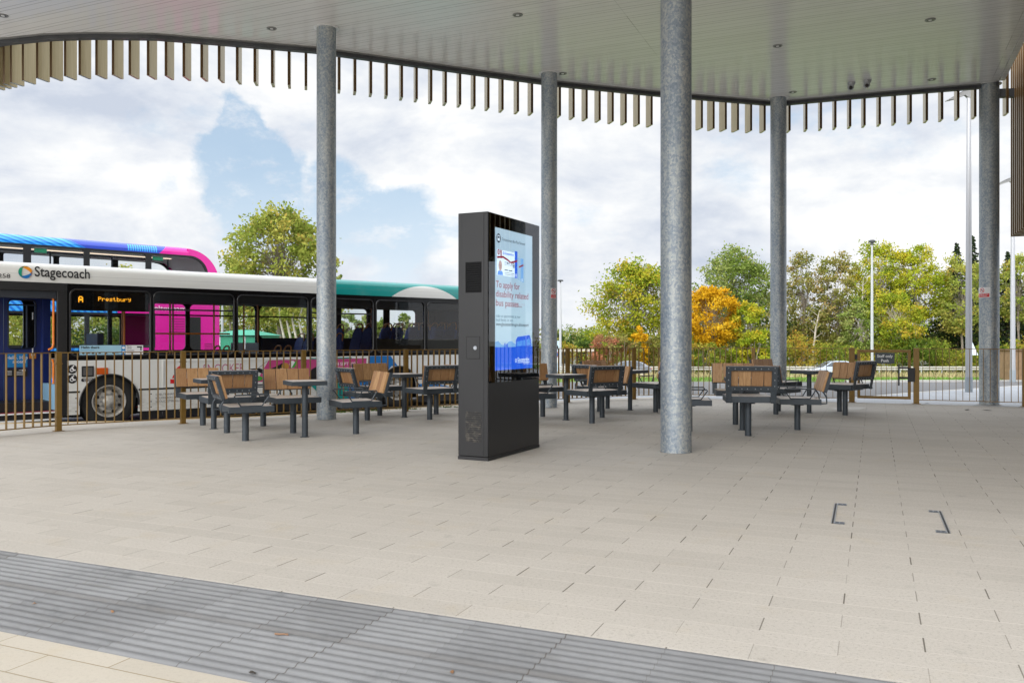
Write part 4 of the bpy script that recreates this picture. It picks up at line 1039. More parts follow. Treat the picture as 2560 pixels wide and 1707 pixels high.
mb = MB(); mb.box(SX0+.1, SX1-.1, .4, BW-.4, .2, .5); mb.build('chassis', M_['black'], bus)
# roof with its livery worked out along the body
def roof_fn(t, b):
    x, y, z = t.xyz(t.obj())
    dx_ = t.m('SUBTRACT', x, 7.0); dz_ = t.m('SUBTRACT', z, 1.075)
    rr_ = t.m('SQRT', t.m('ADD', t.m('MULTIPLY', dx_, dx_), t.m('MULTIPLY', dz_, dz_)))
    arc = t.m('LESS_THAN', rr_, 1.765)
    tealm = t.m('GREATER_THAN', x, t.m('ADD', 4.55, t.m('MAXIMUM', 0.0, t.m('MULTIPLY', t.m('SUBTRACT', z, 2.78), .9))))
    c = t.mix(tealm, (.70,.70,.67), (.0,.27,.25)); c = t.mix(t.m('MULTIPLY', arc, tealm), c, (.70,.70,.67))
    ln = t.m('LESS_THAN', t.m('ABSOLUTE', t.m('SUBTRACT', z, 2.70)), .0022)
    c = t.mix(t.m('MULTIPLY', ln, .55), c, (.2,.2,.2))
    return t.mix(t.m('MULTIPLY', t.step(t.noise(t.obj(), 1.6, 5, .6), .5, .8), .15), c, (.45,.44,.42))
M_['busroof'] = mat('bus_roof_livery', (.7,.7,.7), .28, coat=.4, fn=roof_fn)
prof = [(-.004, ZBELT), (-.004, 2.62), (.012, 2.78), (.03, 2.83), (.075, 2.872), (.16, 2.90), (.45, 2.925), (1.25, 2.935)]
prof = prof + [(BW - y, z) for y, z in prof[::-1][1:]]
mb = MB(); n = len(prof)
vs = [(x, y, z) for x in (SX0, SX1) for y, z in prof]; mb.add(vs, [(i, i+1, n+i+1, n+i) for i in range(n-1)] + [tuple(range(n)), tuple(range(n, 2*n))[::-1]])
mb.build('roof', M_['busroof'], bus, smooth=True)
mb = MB(); mb.box(SX0+.05, SX1-.05, .05, BW-.05, 2.50, 2.54); mb.build('ceiling', M_['busceil'], bus)
mb = MB(); mb.box(SX0+.05, SX1-.05, .06, .40, 2.30, 2.50); mb.box(SX0+.05, SX1-.05, BW-.4, BW-.06, 2.36, 2.50); mb.build('ceiling_coving', M_['busint'], bus)
mb = MB(); mb.box(SX0+.05, -.62, .05, BW-.05, .30, .34); mb.box(-.62, 4.2, .36, BW-.05, .30, .34); mb.build('floor', M_['redfloor'], bus)
mb = MB(); mb.box(4.2, 5.7, .05, BW-.05, .34, .75); mb.box(5.7, 6.82, .36, BW-.05, .34, .75); mb.box(6.82, SX1-.05, .05, BW-.05, .34, .75); mb.build('raised_floor', M_['busint'], bus)
mb = MB(); mb.box(SX1-.045, SX1, .0, BW, .3, ZBELT); mb.build('rear_end', M_['navy_dk'], bus)
mb = MB(); mb.box(SX0, SX0+.045, .1, BW-.1, 1.2, 1.35); mb.build('windscreen_sill', M_['gloss_black'], bus); mb = MB(); mb.box(SX0, SX0+.045, .1, BW-.1, 2.35, ZBELT); mb.build('windscreen_header', M_['gloss_black'], bus)
mb = MB(); mb.box(5.62, 9.0, .08, .12, .75, 1.60); mb.build('engine_cover_panel', M_['black'], bus)
mb = MB(); mb.box(4.05, 9.1, BW-.10, BW-.05, .75, 1.60); mb.box(.2, 4.0, BW-.10, BW-.05, .34, 1.34); mb.build('far_side_lining', M_['navy_dk'], bus)
mb = MB(); mb.box(-.84, -.55, .05, .09, .34, 1.20); mb.box(.55, 4.0, .05, .09, .34, 1.20); mb.box(-.55, .55, .05, .09, 1.0, 1.20); mb.build('near_side_lining', M_['navy_dk'], bus)
# step edge
mb = MB(); mb.box(-2.2, -.86, -.01, .05, .325, .345); mb.box(-2.2, -.86, .0, .04, .20, .23); mb.build('step_nosing', M_['wht'], bus)
mb = MB(); mb.box(-2.2, -.86, .02, .06, .12, .32); mb.build('step_riser', M_['black'], bus)
# wheels
def wheel(par, x, y, z, r, name='wheel'):
    mb = MB(); n = 40; pr = [(.0, r-.09), (-.02, r-.03), (.0+.03, r), (.25, r), (.28, r-.03)]; pr = [(-.035, r*.60), (-.045, r*.70), (-.04, r*.9), (-.01, r*.985), (.03, r), (.24, r), (.27, r*.9), (.27, r*.6)]
    vs = [(x + q*math.cos(6.2832*i/n), y + h, z + q*math.sin(6.2832*i/n)) for h, q in pr for i in range(n)]
    mb.add(vs, [(k*n+i, k*n+(i+1) % n, (k+1)*n+(i+1) % n, (k+1)*n+i) for k in range(len(pr)-1) for i in range(n)]); tw = mb.build('wheel', M_['tyre'], par, smooth=True)
    mb = MB(); pr = [(-.036, r*.615), (-.05, r*.60), (-.045, r*.565), (.02, r*.53), (.05, r*.47), (.0, r*.40), (-.005, r*.22), (-.06, r*.20), (-.075, r*.15), (-.078, 0.001)]
    vs = [(x + q*math.cos(6.2832*i/n), y + h, z + q*math.sin(6.2832*i/n)) for h, q in pr for i in range(n)]
    mb.add(vs, [(k*n+i, k*n+(i+1) % n, (k+1)*n+(i+1) % n, (k+1)*n+i) for k in range(len(pr)-1) for i in range(n)]); mb.build('rim', M_['alu'], tw, smooth=True)
    mb = MB()
    for k in range(8):
        a = 6.2832*(k+.5)/8; mb = MB(); mb.cyl((x + r*.42*math.cos(a), y-.002, z + r*.42*math.sin(a)), (x + r*.42*math.cos(a), y-.0095, z + r*.42*math.sin(a)), r*.062, n=12); mb.build('rim_hole', M_['black'], tw)
    mb = MB()
    for k in range(10):
        a = 6.2832*k/10; mb.cyl((x + r*.285*math.cos(a), y-.006, z + r*.285*math.sin(a)), (x + r*.285*math.cos(a), y-.03, z + r*.285*math.sin(a)), r*.035, n=8)
    mb.build('wheel_nuts', M_['rivet'], tw)
wheel(bus, 0, .07, .48, .475); wheel(bus, 6.26, .10, .48, .475)
# seats, rails and fittings inside
def bus_seat(x, y, z, par=bus, first=[None]):
    if first[0] is None:
        mb = MB()
        mb.box(-.22, .22, -.21, .21, .38, .48)
        Mx = Matrix.Translation((.18, 0, .45)) @ Matrix.Rotation(R(14), 4, 'Y')
        mb.prism([(-.20,0),(.20,0),(.205,.3),(.19,.52),(.13,.62),(.06,.65),(-.06,.65),(-.13,.62),(-.19,.52),(-.205,.3)], 0, .07, lambda a, b, h: Mx @ Vector((h, a, b)))
        mb.box(-.05, .05, -.03, .03, .0, .38)
        s_ = mb.build('seat', M_['moquette'], par, bevel=.012)
        g = MB(); g.tube([Mx @ Vector((.035, a, b)) for a, b in ((-.15,.56),(-.145,.66),(-.11,.72),(-.05,.745),(.05,.745),(.11,.72),(.145,.66),(.15,.56))], .017, 8); gr = g.build('grab_handle', M_['brown_rail'], s_, smooth=True)
        first[0] = s_
    else:
        s_ = first[0].copy(); COL.objects.link(s_); s_.parent = par
        for ch in [c for c in COL.objects if c.parent == first[0]]:
            g = ch.copy(); COL.objects.link(g); g.parent = s_
    s_.location = (x, y, z)
for (x, z) in ((1.95, .34), (3.3, .34)): 
    bus_seat(x, .38, z - .05); bus_seat(x, .83, z - .05)
for (x, z) in ((4.55, .56), (5.35, .78), (6.15, .80), (6.95, .82), (7.75, .84), (8.5, .86)):
    for y in (.38, .83, 1.68, 2.12): bus_seat(x, y, z)
for (x, y, m_) in ((.42, .55, 'orange'), (.70, 1.55, 'brown_rail'), (1.25, .5, 'brown_rail'), (1.75, 1.7, 'brown_rail'), (2.1, .45, 'orange'), (2.75, .5, 'brown_rail'), (3.15, .7, 'brown_rail'), (5.9, .6, 'brown_rail'), (6.3, 1.1, 'brown_rail'), (7.6, .7, 'brown_rail')):
    mb = MB(); mb.cyl((x, y, .34), (x, y, 2.5), .0175, n=10); mb.build('handrail', M_[m_], bus, smooth=True)
mb = MB(); mb.cyl((.80, .16, 1.70), (2.30, .16, 1.70), .016, n=10); mb.build('window_rail', M_['orange'], bus, smooth=True)
mb = MB(); mb.tube([(-.97, .10, 2.36), (-.91, .10, 2.34), (-.89, .10, 2.27), (-.89, .10, 1.50), (-.91, .10, 1.44), (-.97, .10, 1.41)], .020, 8); mb.build('door_handrail', M_['orange'], bus, smooth=True)
mb = MB(); mb.tube([(-.90, .12, 1.25), (-.885, .12, 1.18), (-.885, .12, .82)], .018, 8); mb.build('lower_door_handrail', M_['orange'], bus, smooth=True)
# luggage pen screens seen through the third window
for x in (2.62, 2.93):
    mb = MB(); mb.box(x-.145, x+.145, .5, .51, .9, 1.52); mb.build('notice_panel', mat('pale_blue_panel', (.40,.46,.55), .5), bus)
# dark cab and folded door leaf
mb = MB(); hp = rrect(-1.36, -.93, 1.43, 2.30, .07); mb.ring(rect_like(hp, -1.43, -.84, .42, 2.46), hp, 0, .04, XZ(1.18)); leaf = mb.build('cab_door', M_['navy'], bus)
mb = MB(); P = rrect(-1.365, -.925, 1.425, 2.305, .07); mb.tube([(p[0], 1.17, p[1]) for p in P], .014, 6, closed=True); mb.box(-1.36, -.93, 1.17, 1.2, 2.20, 2.225); mb.box(-1.075, -1.05, 1.17, 1.2, 1.43, 2.21); mb.build('cab_window_frame', M_['navy_dk'], leaf)
mb = MB(); mb.box(-1.40, -1.06, 1.160, 1.178, 1.09, 1.33); st = mb.build('welcome_sticker', M_['blue_sticker'], leaf)
mb = MB(); M = plane_M((-1.225, 1.158, 1.235), (1,0,0), (0,0,1)); mb.text('Hello. Hop', .085, M, 'CENTER', weight=.012, sx=.9); M = plane_M((-1.19, 1.158, 1.165), (1,0,0), (0,0,1)); mb.text('aboard', .085, M, 'CENTER', weight=.012, sx=.9); mb.build('sticker_lettering', M_['wht'], st)
mb = MB(); mb.box(-1.40, -1.06, 1.160, 1.178, .92, 1.06); st = mb.build('camera_notice', M_['ink'], leaf)
mb = MB()
for k in range(4): mb.box(-1.385, -1.31, 1.156, 1.159, .955+k*.022, .962+k*.022); mb.box(-1.25, -1.13, 1.156, 1.159, .945+k*.02, .951+k*.02)
mb.box(-1.15, -1.09, 1.155, 1.159, 1.02, 1.045); mb.box(-1.20, -1.09, 1.156, 1.159, 1.035, 1.04); mb.build('notice_lines', M_['wht'], st)
mb = MB(); mb.box(-1.03, -.92, 1.155, 1.178, 1.24, 1.345); st = mb.build('orange_notice', mat('orange_notice', (.55,.2,.02), .5), leaf)
mb = MB(); mb.cyl((-.975, 1.154, 1.31), (-.975, 1.150, 1.31), .028, n=16); mb.build('notice_symbol', M_['wht'], st)
mb = MB(); mb.box(-1.70, -1.44, 1.17, 1.22, .42, 2.46); mb.box(-.84, -.72, 1.0, 1.22, .42, 2.46); mb.box(-2.6, -1.7, 1.17, 1.22, .42, 1.35); mb.build('cab_partition', M_['navy'], bus)
mb = MB(); mb.box(-.855, -.70, .06, 1.0, .36, .80); mb.build('heater_box', mat('pale_blue_moulding', (.20,.36,.50), .5), bus)
mb = MB()
for z in (.75, 1.12, 1.30, 1.95): mb.box(-.985, -.970, 1.15, 1.165, z, z+.13)
mb.build('door_hinges', M_['wht'], bus)
mb = MB(); mb.box(.05, .16, .9, 1.6, .34, 1.7); mb.build('driver_partition', M_['navy_dk'], bus)
# destination display
mb = MB(); mb.box(-.64, .70, .05, .10, 2.10, 2.46); led = mb.build('destination_display', M_['gloss_black'], bus)
FONT = {'A': ("01110","11011","10001","11111","11111","10001","10001"), 'P': ("11110","10001","10001","11110","10000","10000","10000"), 'r': ("00000","00000","10110","11001","10000","10000","10000"),
 'e': ("00000","00000","01110","10001","11111","10000","01110"), 's': ("00000","00000","01111","10000","01110","00001","11110"), 't': ("01000","01000","11100","01000","01000","01001","00110"),
 'b': ("10000","10000","11110","10001","10001","10001","11110"), 'u': ("00000","00000","10001","10001","10001","10011","01101"), 'y': ("00000","10001","10001","01111","00001","00001","01110")}
mb = MB()
def dots(s, x, z, p):
    for ch in s:
        for r_, row in enumerate(FONT[ch]):
            for c_, b_ in enumerate(row):
                if b_ == '1': X_, Z_ = x + c_*p, z - r_*p; mb.box(X_-p*.42, X_+p*.42, .046, .049, Z_-p*.42, Z_+p*.42)
        x += 6*p
dots('A', -.50, 2.345, .0155); dots('Prestbury', -.175, 2.345, .0105)
mb.build('led_lettering', M_['led'], led)
# window sticker
mb = MB(); mb.box(-.50, .42, .006, .009, 1.315, 1.485); st = mb.build('hello_sticker', M_['sky_sticker'], bus)
mb = MB(); mb.box(.20, .27, .003, .0055, 1.315, 1.485); mb.box(-.48, -.26, .003, .0055, 1.395, 1.40); mb.build('sticker_band', M_['blue_sticker'], st)
mb = MB(); mb.box(.27, .58, .003, .0062, 1.315, 1.485)
for z in (1.44, 1.36): mb.cyl((.235, .0028, z), (.235, .0012, z), .026, n=16)
mb.build('sticker_white_part', M_['wht'], st)
mb = MB(); mb.text('Hello there', .062, plane_M((-.475, .0028, 1.43), (1,0,0), (0,0,1)), weight=.02, width=.30)
mb.text("We're", .032, plane_M((.29, .0012, 1.455), (1,0,0), (0,0,1)), weight=.01); mb.text("calling!", .032, plane_M((.29, .0012, 1.425), (1,0,0), (0,0,1)), weight=.01)
for x in (-.44, -.28, -.17, -.06, .06): mb.box(x-.018, x+.018, .0010, .0028, 1.335, 1.365)
mb.box(-.385, -.33, .0010, .0028, 1.342, 1.358); mb.box(.08, .15, .0010, .0028, 1.345, 1.356)
for k in range(4): mb.box(.29, .42, .0010, .0028, 1.34+k*.018, 1.344+k*.018)
mb.box(.47, .56, .0010, .0028, 1.44, 1.465); mb.box(.53, .55, .0010, .0028, 1.39, 1.44); mb.build('sticker_lettering', M_['ink'], st)
# fleet name and number on the roof side
fn_ = lambda a, b: (a, -.0085 + max(0, (b-2.62))*.10, b)
mb = MB(); mb.text('Stagecoach', .245, plane_M((-1.205, -.012, 2.665), (1,0,0), (0,.08,1)), weight=.012, width=.87); nm = mb.build('fleet_name', M_['ink'], bus)
for nm_, c_, a0 in (('org', 'emblem_arc_orange', 130), ('grn', 'emblem_arc_green', 250), ('blu', 'emblem_arc_blue', 10)):
    mb = MB(); crescent(mb, (-1.345, 2.725), .105, a0, a0-185, .055, lambda a, b: (a, -.014 + max(0, (b-2.62))*.08, b)); mb.build('emblem_arc', M_[nm_], bus)
mb = MB(); mb.text('36258', .098, plane_M((-1.86, -.010, 2.615), (1,0,0), (0,.03,1)), weight=.004, width=.29); mb.build('fleet_number', M_['ink'], bus)
# advert, lamps, notices on the lower panel
Y0 = -.0065
mb = MB(); mb.ring([(.92,.69),(5.42,.69),(5.42,1.20),(.92,1.20)], [(.95,.72),(5.39,.72),(5.39,1.17),(.95,1.17)], -.014, -.004, XZ(0)); fr_ = mb.build('advert_frame', M_['white'], bus, bevel=.003)
def flat(name, mt, polys, y=Y0, par=bus):
    mb = MB()
    for P in polys: mb.prism(P, y-.0008, y, lambda a, b, h: (a, h, b))
    return mb.build(name, mt, par)
flat('advert_pink_shape', M_['adpink'], [[(2.78,.73),(3.05,1.165),(4.0,1.165),(4.0,.73)]], -.0055)
flat('advert_pink_panel', M_['adpink'], [[(4.0,.73),(5.38,.73),(5.38,1.165),(4.0,1.165)]], -.0055)
flat('blue_shape', M_['blu'], [[(5.43,.70),(5.43,1.215),(6.02,1.215),(6.22,.98),(6.05,.98),(5.76,.70)], [(4.9,.30),(5.72,.30),(5.72,.65),(4.9,.65)]], -.0055)
flat('teal_shape', M_['teal'], [[(3.95,.655),(4.15,.48),(4.45,.30),(4.9,.30),(4.9,.655)], [(3.98,1.173),(5.0,1.173),(5.0,1.197),(3.98,1.197)], [(3.98,.693),(5.0,.693),(5.0,.717),(3.98,.717)]], -.0145)
flat('yellow_shape', mat('yellow_paint', (.70,.33,.01), .4), [[(7.55,.50),(8.9,.50),(8.9,.80),(7.8,.72)]], -.0055)
flat('blue_sill_shape', M_['blu'], [[(6.8,.32),(8.3,.32),(7.4,.52),(6.8,.55)]], -.0055)
mb = MB(); mb.text('SNOOKER', .245, plane_M((1.70, -.0062, .94), (1,0,0), (0,0,1)), width=.83, weight=-.004); mb.build('advert_title', M_['adtxt'], bus)
mb = MB(); mb.text('22-28 SEPT 2025', .10, plane_M((4.45, -.0068, 1.02), (1,0,0), (0,0,1)), width=.70); mb.text('Cheltenham', .05, plane_M((4.62, -.0068, .955), (1,0,0), (0,0,1)), width=.40); mb.text('WST.TV', .10, plane_M((4.45, -.0068, .79), (1,0,0), (0,0,1)), width=.35); mb.build('advert_details', M_['wht'], bus)
flat('advert_logo', M_['red'], [[(1.10,.86),(1.20,1.06),(1.26,1.10),(1.33,1.08),(1.36,.99),(1.36,.86)], [(1.07,.76),(1.40,.76),(1.40,.84),(1.07,.84)]], -.0055)
mb = MB(); mb.text('WST', .09, plane_M((1.13, -.0064, .88), (1,0,0), (0,0,1)), width=.22, weight=.015); mb.build('logo_lettering', M_['wht'], bus)
mb = MB(); mb.tube([(2.62,-.0066,.78),(2.75,-.0066,.95),(3.02,-.0066,1.15)], .004, 4); mb.build('advert_cue', M_['ink'], bus)
def el(cx, cz, a, b_, n=20): return [(cx+a*math.cos(6.2832*i/n), cz+b_*math.sin(6.2832*i/n)) for i in range(n)]
flat('advert_black_figure', M_['ink'], [[(2.62,1.0),(2.85,1.01),(3.0,.95),(3.25,1.05),(3.35,1.10),(3.45,.9),(3.35,.80),(3.0,.86),(2.75,.96)], [(3.95,.73),(4.02,.95),(4.15,1.02),(4.45,1.02),(4.5,.73)], [(3.62,.73),(3.66,.86),(3.78,.90),(3.95,.86),(3.95,.73)]], -.0064)
flat('advert_trophy', M_['gold'], [el(3.42,1.03,.085,.075), [(3.38,.9),(3.46,.9),(3.47,1.0),(3.37,1.0)]], -.0072)
flat('advert_green_ball', M_['lime'], [el(2.82,.80,.10,.05)], -.0072); flat('advert_green_ribbon', M_['lime'], [[(3.56,1.0),(3.62,1.0),(3.70,1.14),(3.66,1.15)]], -.0072)
flat('advert_cue_ball', M_['wht'], [el(3.58,1.07,.07,.075)], -.0068)
flat('advert_face', M_['skin'], [el(3.84,1.02,.055,.085), [(3.81,.9),(3.87,.9),(3.87,.96),(3.81,.96)], el(4.27,1.05,.06,.085)], -.0074)
flat('advert_hair', M_['ink'], [[(3.775,1.03),(3.785,1.11),(3.84,1.145),(3.90,1.11),(3.905,1.03),(3.89,1.075),(3.84,1.09),(3.79,1.075)], [(4.20,1.06),(4.21,1.13),(4.27,1.16),(4.335,1.13),(4.34,1.06),(4.32,1.10),(4.27,1.115),(4.22,1.10)]], -.0078)
flat('advert_face_details', M_['busint'], [[(3.805,1.035),(3.83,1.035),(3.83,1.043),(3.805,1.043)], [(3.85,1.035),(3.875,1.035),(3.875,1.043),(3.85,1.043)], [(3.82,.972),(3.86,.972),(3.86,.98),(3.82,.98)], [(4.235,1.065),(4.26,1.065),(4.26,1.073),(4.235,1.073)], [(4.28,1.065),(4.305,1.065),(4.305,1.073),(4.28,1.073)], [(4.245,1.0),(4.30,1.005),(4.295,1.014),(4.245,1.01)]], -.0080)
mb = MB()
for i, s in enumerate(('CHELTENHAM & GLOUCESTER', '65 LONDON ROAD', 'GLOUCESTER  GL1 3HF')): mb.text(s, .058, plane_M((.80, -.0055, .545-i*.065), (1,0,0), (0,0,1)), sx=.95)
mb.build('address_lettering', M_['ink'], bus)
mb = MB(); mb.box(-.47, -.27, -.020, -.003, .93, 1.12); mb.build('socket_cover', M_['gasket'], bus, bevel=.015)
mb = MB(); mb.box(-.445, -.295, -.023, -.019, .955, 1.095); mb.build('socket_window', mat('dull_grey_window', (.09,.09,.09), .4), bus)
mb = MB(); mb.box(-.24, -.03, -.022, -.003, .965, 1.085); mb.build('side_indicator', M_['amber'], bus, bevel=.02)
for z in (1.07, .90):
    mb = MB(); mb.cyl((-.62, -.003, z), (-.62, -.0065, z), .080, n=28); g_ = mb.build('round_notice', M_['ink'], bus)
    mb = MB(); mb.ring(el(-.625, z-.01, .035, .035, 16), el(-.625, z-.01, .022, .022, 16), -.0078, -.0068, XZ(0)); mb.box(-.63, -.605, -.0078, -.0068, z-.005, z+.045); mb.box(-.61, -.565, -.0078, -.0068, z-.03, z-.005) ; mb.add([(-.60+.012*math.cos(6.28*i/10), -.0072, z+.055+.012*math.sin(6.28*i/10)) for i in range(10)], [tuple(range(10))]); mb.build('notice_symbol', M_['wht'], g_)
mb = MB(); mb.prism(rrect(-.475, -.26, .845, .905, .028), -.0065, -.003, lambda a, b, h: (a, h, b)); g_ = mb.build('charging_notice', M_['ink'], bus)
mb = MB(); mb.box(-.44, -.295, -.0075, -.0068, .882, .890); mb.box(-.43, -.305, -.0075, -.0068, .860, .867); mb.build('notice_marks', M_['wht'], g_)
mb = MB()
for z in (.34, .44, .58): mb.cyl((.72, -.004, z), (.72, -.008, z), .012, n=8)
for z in (.33, .56): mb.cyl((-.56, -.004, z), (-.56, -.008, z), .011, n=8)
mb.build('panel_fixings', M_['ink'], bus)

# double decker behind
DB = Vector((-13, 21.3, -.30)); dang = math.atan2(.716, .698)
dd_ = empty('double_decker_bus', DB, dang, label='double deck bus with blue roof and pink rear standing behind the white bus', cat='bus')
def ddpaint(t, b):
    x, y, z = t.xyz(t.obj())
    bx = t.m('ADD', 4.10, t.m('MULTIPLY', t.m('SUBTRACT', z, 4.1), 1.1))
    pk = t.m('GREATER_THAN', x, bx)
    lowpk = t.m('MULTIPLY', t.m('LESS_THAN', z, 3.0), t.m('GREATER_THAN', x, t.m('ADD', 3.0, t.m('MULTIPLY', t.m('SUBTRACT', z, 1.5), .3))))
    pk = t.m('MAXIMUM', pk, lowpk)
    c = t.mix(pk, (.035,.075,.50), (.76,.012,.32))
    st = t.m('MULTIPLY', t.m('MULTIPLY', t.m('GREATER_THAN', x, 3.18), t.m('LESS_THAN', x, 4.02)), t.m('LESS_THAN', t.m('FRACT', t.m('MULTIPLY', x, 15.4)), .55))
    st = t.m('MULTIPLY', st, t.m('MULTIPLY', t.m('GREATER_THAN', z, 4.085), t.m('LESS_THAN', z, 4.262)))
    c = t.mix(st, c, (.05,.42,.85))
    # curved pale lines sweeping down the front half of the roof edge
    cx, cz = t.m('SUBTRACT', x, -3.6), t.m('SUBTRACT', z, 1.6)
    rr_ = t.m('SQRT', t.m('ADD', t.m('MULTIPLY', t.m('MULTIPLY', cx, cx), .22), t.m('MULTIPLY', cz, cz)))
    sw = t.m('MULTIPLY', t.m('LESS_THAN', rr_, 3.62), t.m('LESS_THAN', t.m('FRACT', t.m('MULTIPLY', rr_, 13.0)), .55))
    c = t.mix(t.m('MULTIPLY', t.m('LESS_THAN', rr_, 3.62), t.m('LESS_THAN', x, 2.9)), c, (.01,.16,.62))
    return t.mix(t.m('MULTIPLY', sw, t.m('LESS_THAN', x, 2.9)), c, (.05,.38,.85))
M_['ddpaint'] = mat('double_decker_livery', (.1,.1,.5), .25, coat=.4, fn=ddpaint)
XE = 5.93
top = [(-4.6, 4.08), (-4.6, 4.30), (4.9, 4.30)] + [(4.9 + 1.03*math.sin(R(a)), 3.27 + 1.03*math.cos(R(a))) for a in range(10, 91, 10)] + [(XE, 2.95)]
inn = [(XE-.34, 2.95), (XE-.34, 3.35)] + [(XE-.34-.62+.62*math.cos(R(a)), 3.44+.62*math.sin(R(a))) for a in range(10, 91, 10)]
outl = top + inn
dcells = [(-4.6, -1.1, -4.2, -1.2), (-1.1, .62, -1.0, .55), (.62, 2.10, .73, 2.02), (2.10, 3.76, 2.17, 3.68)]
for y0, y1 in ((0, .05), (BW-.05, BW)):
    mb = MB()
    mb.prism([(-4.6,4.06),(4.97,4.06),(4.97,4.14),(-4.6,4.14)], y0, y1, lambda a, b, h: (a, h, b))
    # curved rear quarter as a strip
    A = [(4.9 + .985*math.sin(R(a)), 3.27 + .985*math.cos(R(a))) for a in range(0, 91, 6)] + [(XE-.045, 2.95)]
    B = [(4.97 + .57*math.sin(R(a)), 3.49 + .57*math.cos(R(a))) for a in range(0, 91, 6)] + [(XE-.39, 2.95)]
    n = len(A); vs = [(p[0], y, p[1]) for y in (y0, y1) for P in (A, B) for p in P]
    mb.add(vs, [(i, i+1, n+i+1, n+i) for i in range(n-1)] + [(2*n+i, 3*n+i, 3*n+i+1, 2*n+i+1) for i in range(n-1)] + [(i, i+1, 2*n+i+1, 2*n+i) for i in range(n-1)] + [(n+i, 3*n+i, 3*n+i+1, n+i+1) for i in range(n-1)])
    mb.box(-4.6, XE-.04, y0, y1, .3, 1.35); mb.box(-4.6, XE-.04, y0, y1, 2.32, 3.0); mb.box(3.95, XE-.04, y0, y1, 1.35, 2.32)
    mb.build('side_panel', M_['ddpaint'], dd_)
    mb = MB()
    for (a, b_, c, d_) in dcells: window_cell(mb, a, b_, 3.0, 4.06, c, d_, 3.08, 4.0, .05, y0+.002, .044)
    mb.box(3.76, 3.84, y0+.002, y1-.002, 3.0, 4.06); mb.box(3.84, 4.97, y0+.002, y1-.002, 4.0, 4.06); mb.box(3.84, 5.5, y0+.002, y1-.002, 3.0, 3.1)
    C_ = [(4.97 + .575*math.sin(R(a)), 3.49 + .575*math.cos(R(a))) for a in range(0, 91, 6)] + [(XE-.385, 2.95)]
    D_ = [(4.97 + .50*math.sin(R(a)), 3.49 + .50*math.cos(R(a))) for a in range(0, 91, 6)] + [(XE-.46, 2.95)]
    n = len(C_); mb.add([(p[0], y, p[1]) for y in (y0+.002, y1-.002) for P in (C_, D_) for p in P], [(i, i+1, n+i+1, n+i) for i in range(n-1)] + [(2*n+i, 3*n+i, 3*n+i+1, 2*n+i+1) for i in range(n-1)] + [(n+i, 3*n+i, 3*n+i+1, n+i+1) for i in range(n-1)])
    for (a, b_) in ((-4.6, -1.1), (-1.1, .62), (.62, 2.1), (2.1, 3.95)): window_cell(mb, a, b_, 1.35, 2.32, a+.06, b_-.06, 1.42, 2.26, .06, y0+.002, .044)
    mb.build('window_surround', M_['gasket'], dd_)
    mb = MB(); yy = (y0+y1)/2
    mb.add([(-4.3,yy,3.05),(3.80,yy,3.05),(3.80,yy,4.03),(-4.3,yy,4.03)], [(0,1,2,3)])
    P = [(3.80,3.05),(5.52,3.05),(5.52,3.5)] + [(4.97 + .54*math.sin(R(a)), 3.49 + .54*math.cos(R(a))) for a in range(84, -1, -12)] + [(3.80,4.03)]
    mb.add([(p[0], yy, p[1]) for p in P], [tuple(range(len(P)))]); mb.add([(-4.5,yy,1.38),(3.9,yy,1.38),(3.9,yy,2.3),(-4.5,yy,2.3)], [(0,1,2,3)])
    mb.build('side_glazing', M_['glass_dark'], dd_)
# roof shell
pr = [(0, 4.14), (.015, 4.20), (.06, 4.25), (.15, 4.29), (.4, 4.31), (1.25, 4.33)]; pr = pr + [(BW-y, z) for y, z in pr[::-1][1:]]
mb = MB(); n = len(pr); st_ = [(-4.6, 0, 0), (4.9, 0, 0)] + [(4.9 + .96*math.sin(R(a)), -(.99 - .99*math.cos(R(a))), a) for a in range(8, 91, 8)] + [(XE-.03, -1.3, 90)]
vs = []
for (x, dz_, a) in st_:
    k = math.cos(R(a)) if a else 1
    for y, z in pr: vs.append((x + (z-4.14)*math.sin(R(a))*.6, y, 4.14 + (z-4.14)*k + dz_))
mb.add(vs, [(j*n+i, j*n+i+1, (j+1)*n+i+1, (j+1)*n+i) for j in range(len(st_)-1) for i in range(n-1)]); mb.build('roof', M_['ddpaint'], dd_, smooth=True)
mb = MB(); vs = [(x - (.05 if a else 0), .06 + (y/BW)*(BW-.12), z - .055 - dz2*0) for (x, dz_, a) in st_ for (y, z, dz2) in [(y, 4.14 + dz_, 0) for y in (0, .8, 1.7, BW)]]; mb.add(vs, [(j*4+i, j*4+i+1, (j+1)*4+i+1, (j+1)*4+i) for j in range(len(st_)-1) for i in range(3)]); mb.box(-4.6, 5.2, .06, .5, 3.98, 4.03); mb.box(-4.6, 5.2, BW-.30, BW-.06, 4.01, 4.06); mb.build('upper_ceiling', M_['ddceil'], dd_)
mb = MB(); mb.box(-4.6, 4.6, .42, .46, 3.955, 3.975); mb.build('ceiling_light_strip', mat('warm_light_strip', (.8,.7,.6), .4, emit=(1,.8,.6), es=.5), dd_)
mb = MB(); mb.box(-4.6, XE-.06, .06, BW-.06, 2.5, 2.56); mb.box(-4.6, XE-.06, .06, BW-.06, .35, .45); mb.build('decks', M_['busint'], dd_)
mb = MB(); mb.box(XE-.12, XE-.02, .1, BW-.1, .35, 2.95); mb.build('rear_panel', M_['ddpaint'], dd_)
mb = MB(); mb.box(-4.6, -4.5, .05, BW-.05, .35, 1.4); mb.box(-4.6, -4.5, .05, BW-.05, 2.5, 3.0); mb.build('front_panel', M_['ddpaint'], dd_)
for x in (1.35, 2.95, 4.55):
    mb = MB(); mb.cyl((x, .55, 2.56), (x, .55, 4.07), .022, n=8); mb.sphere((x+.03, .55, 3.52), .06, 8, 6); mb.build('upper_handrail', M_['navy_dk'], dd_)
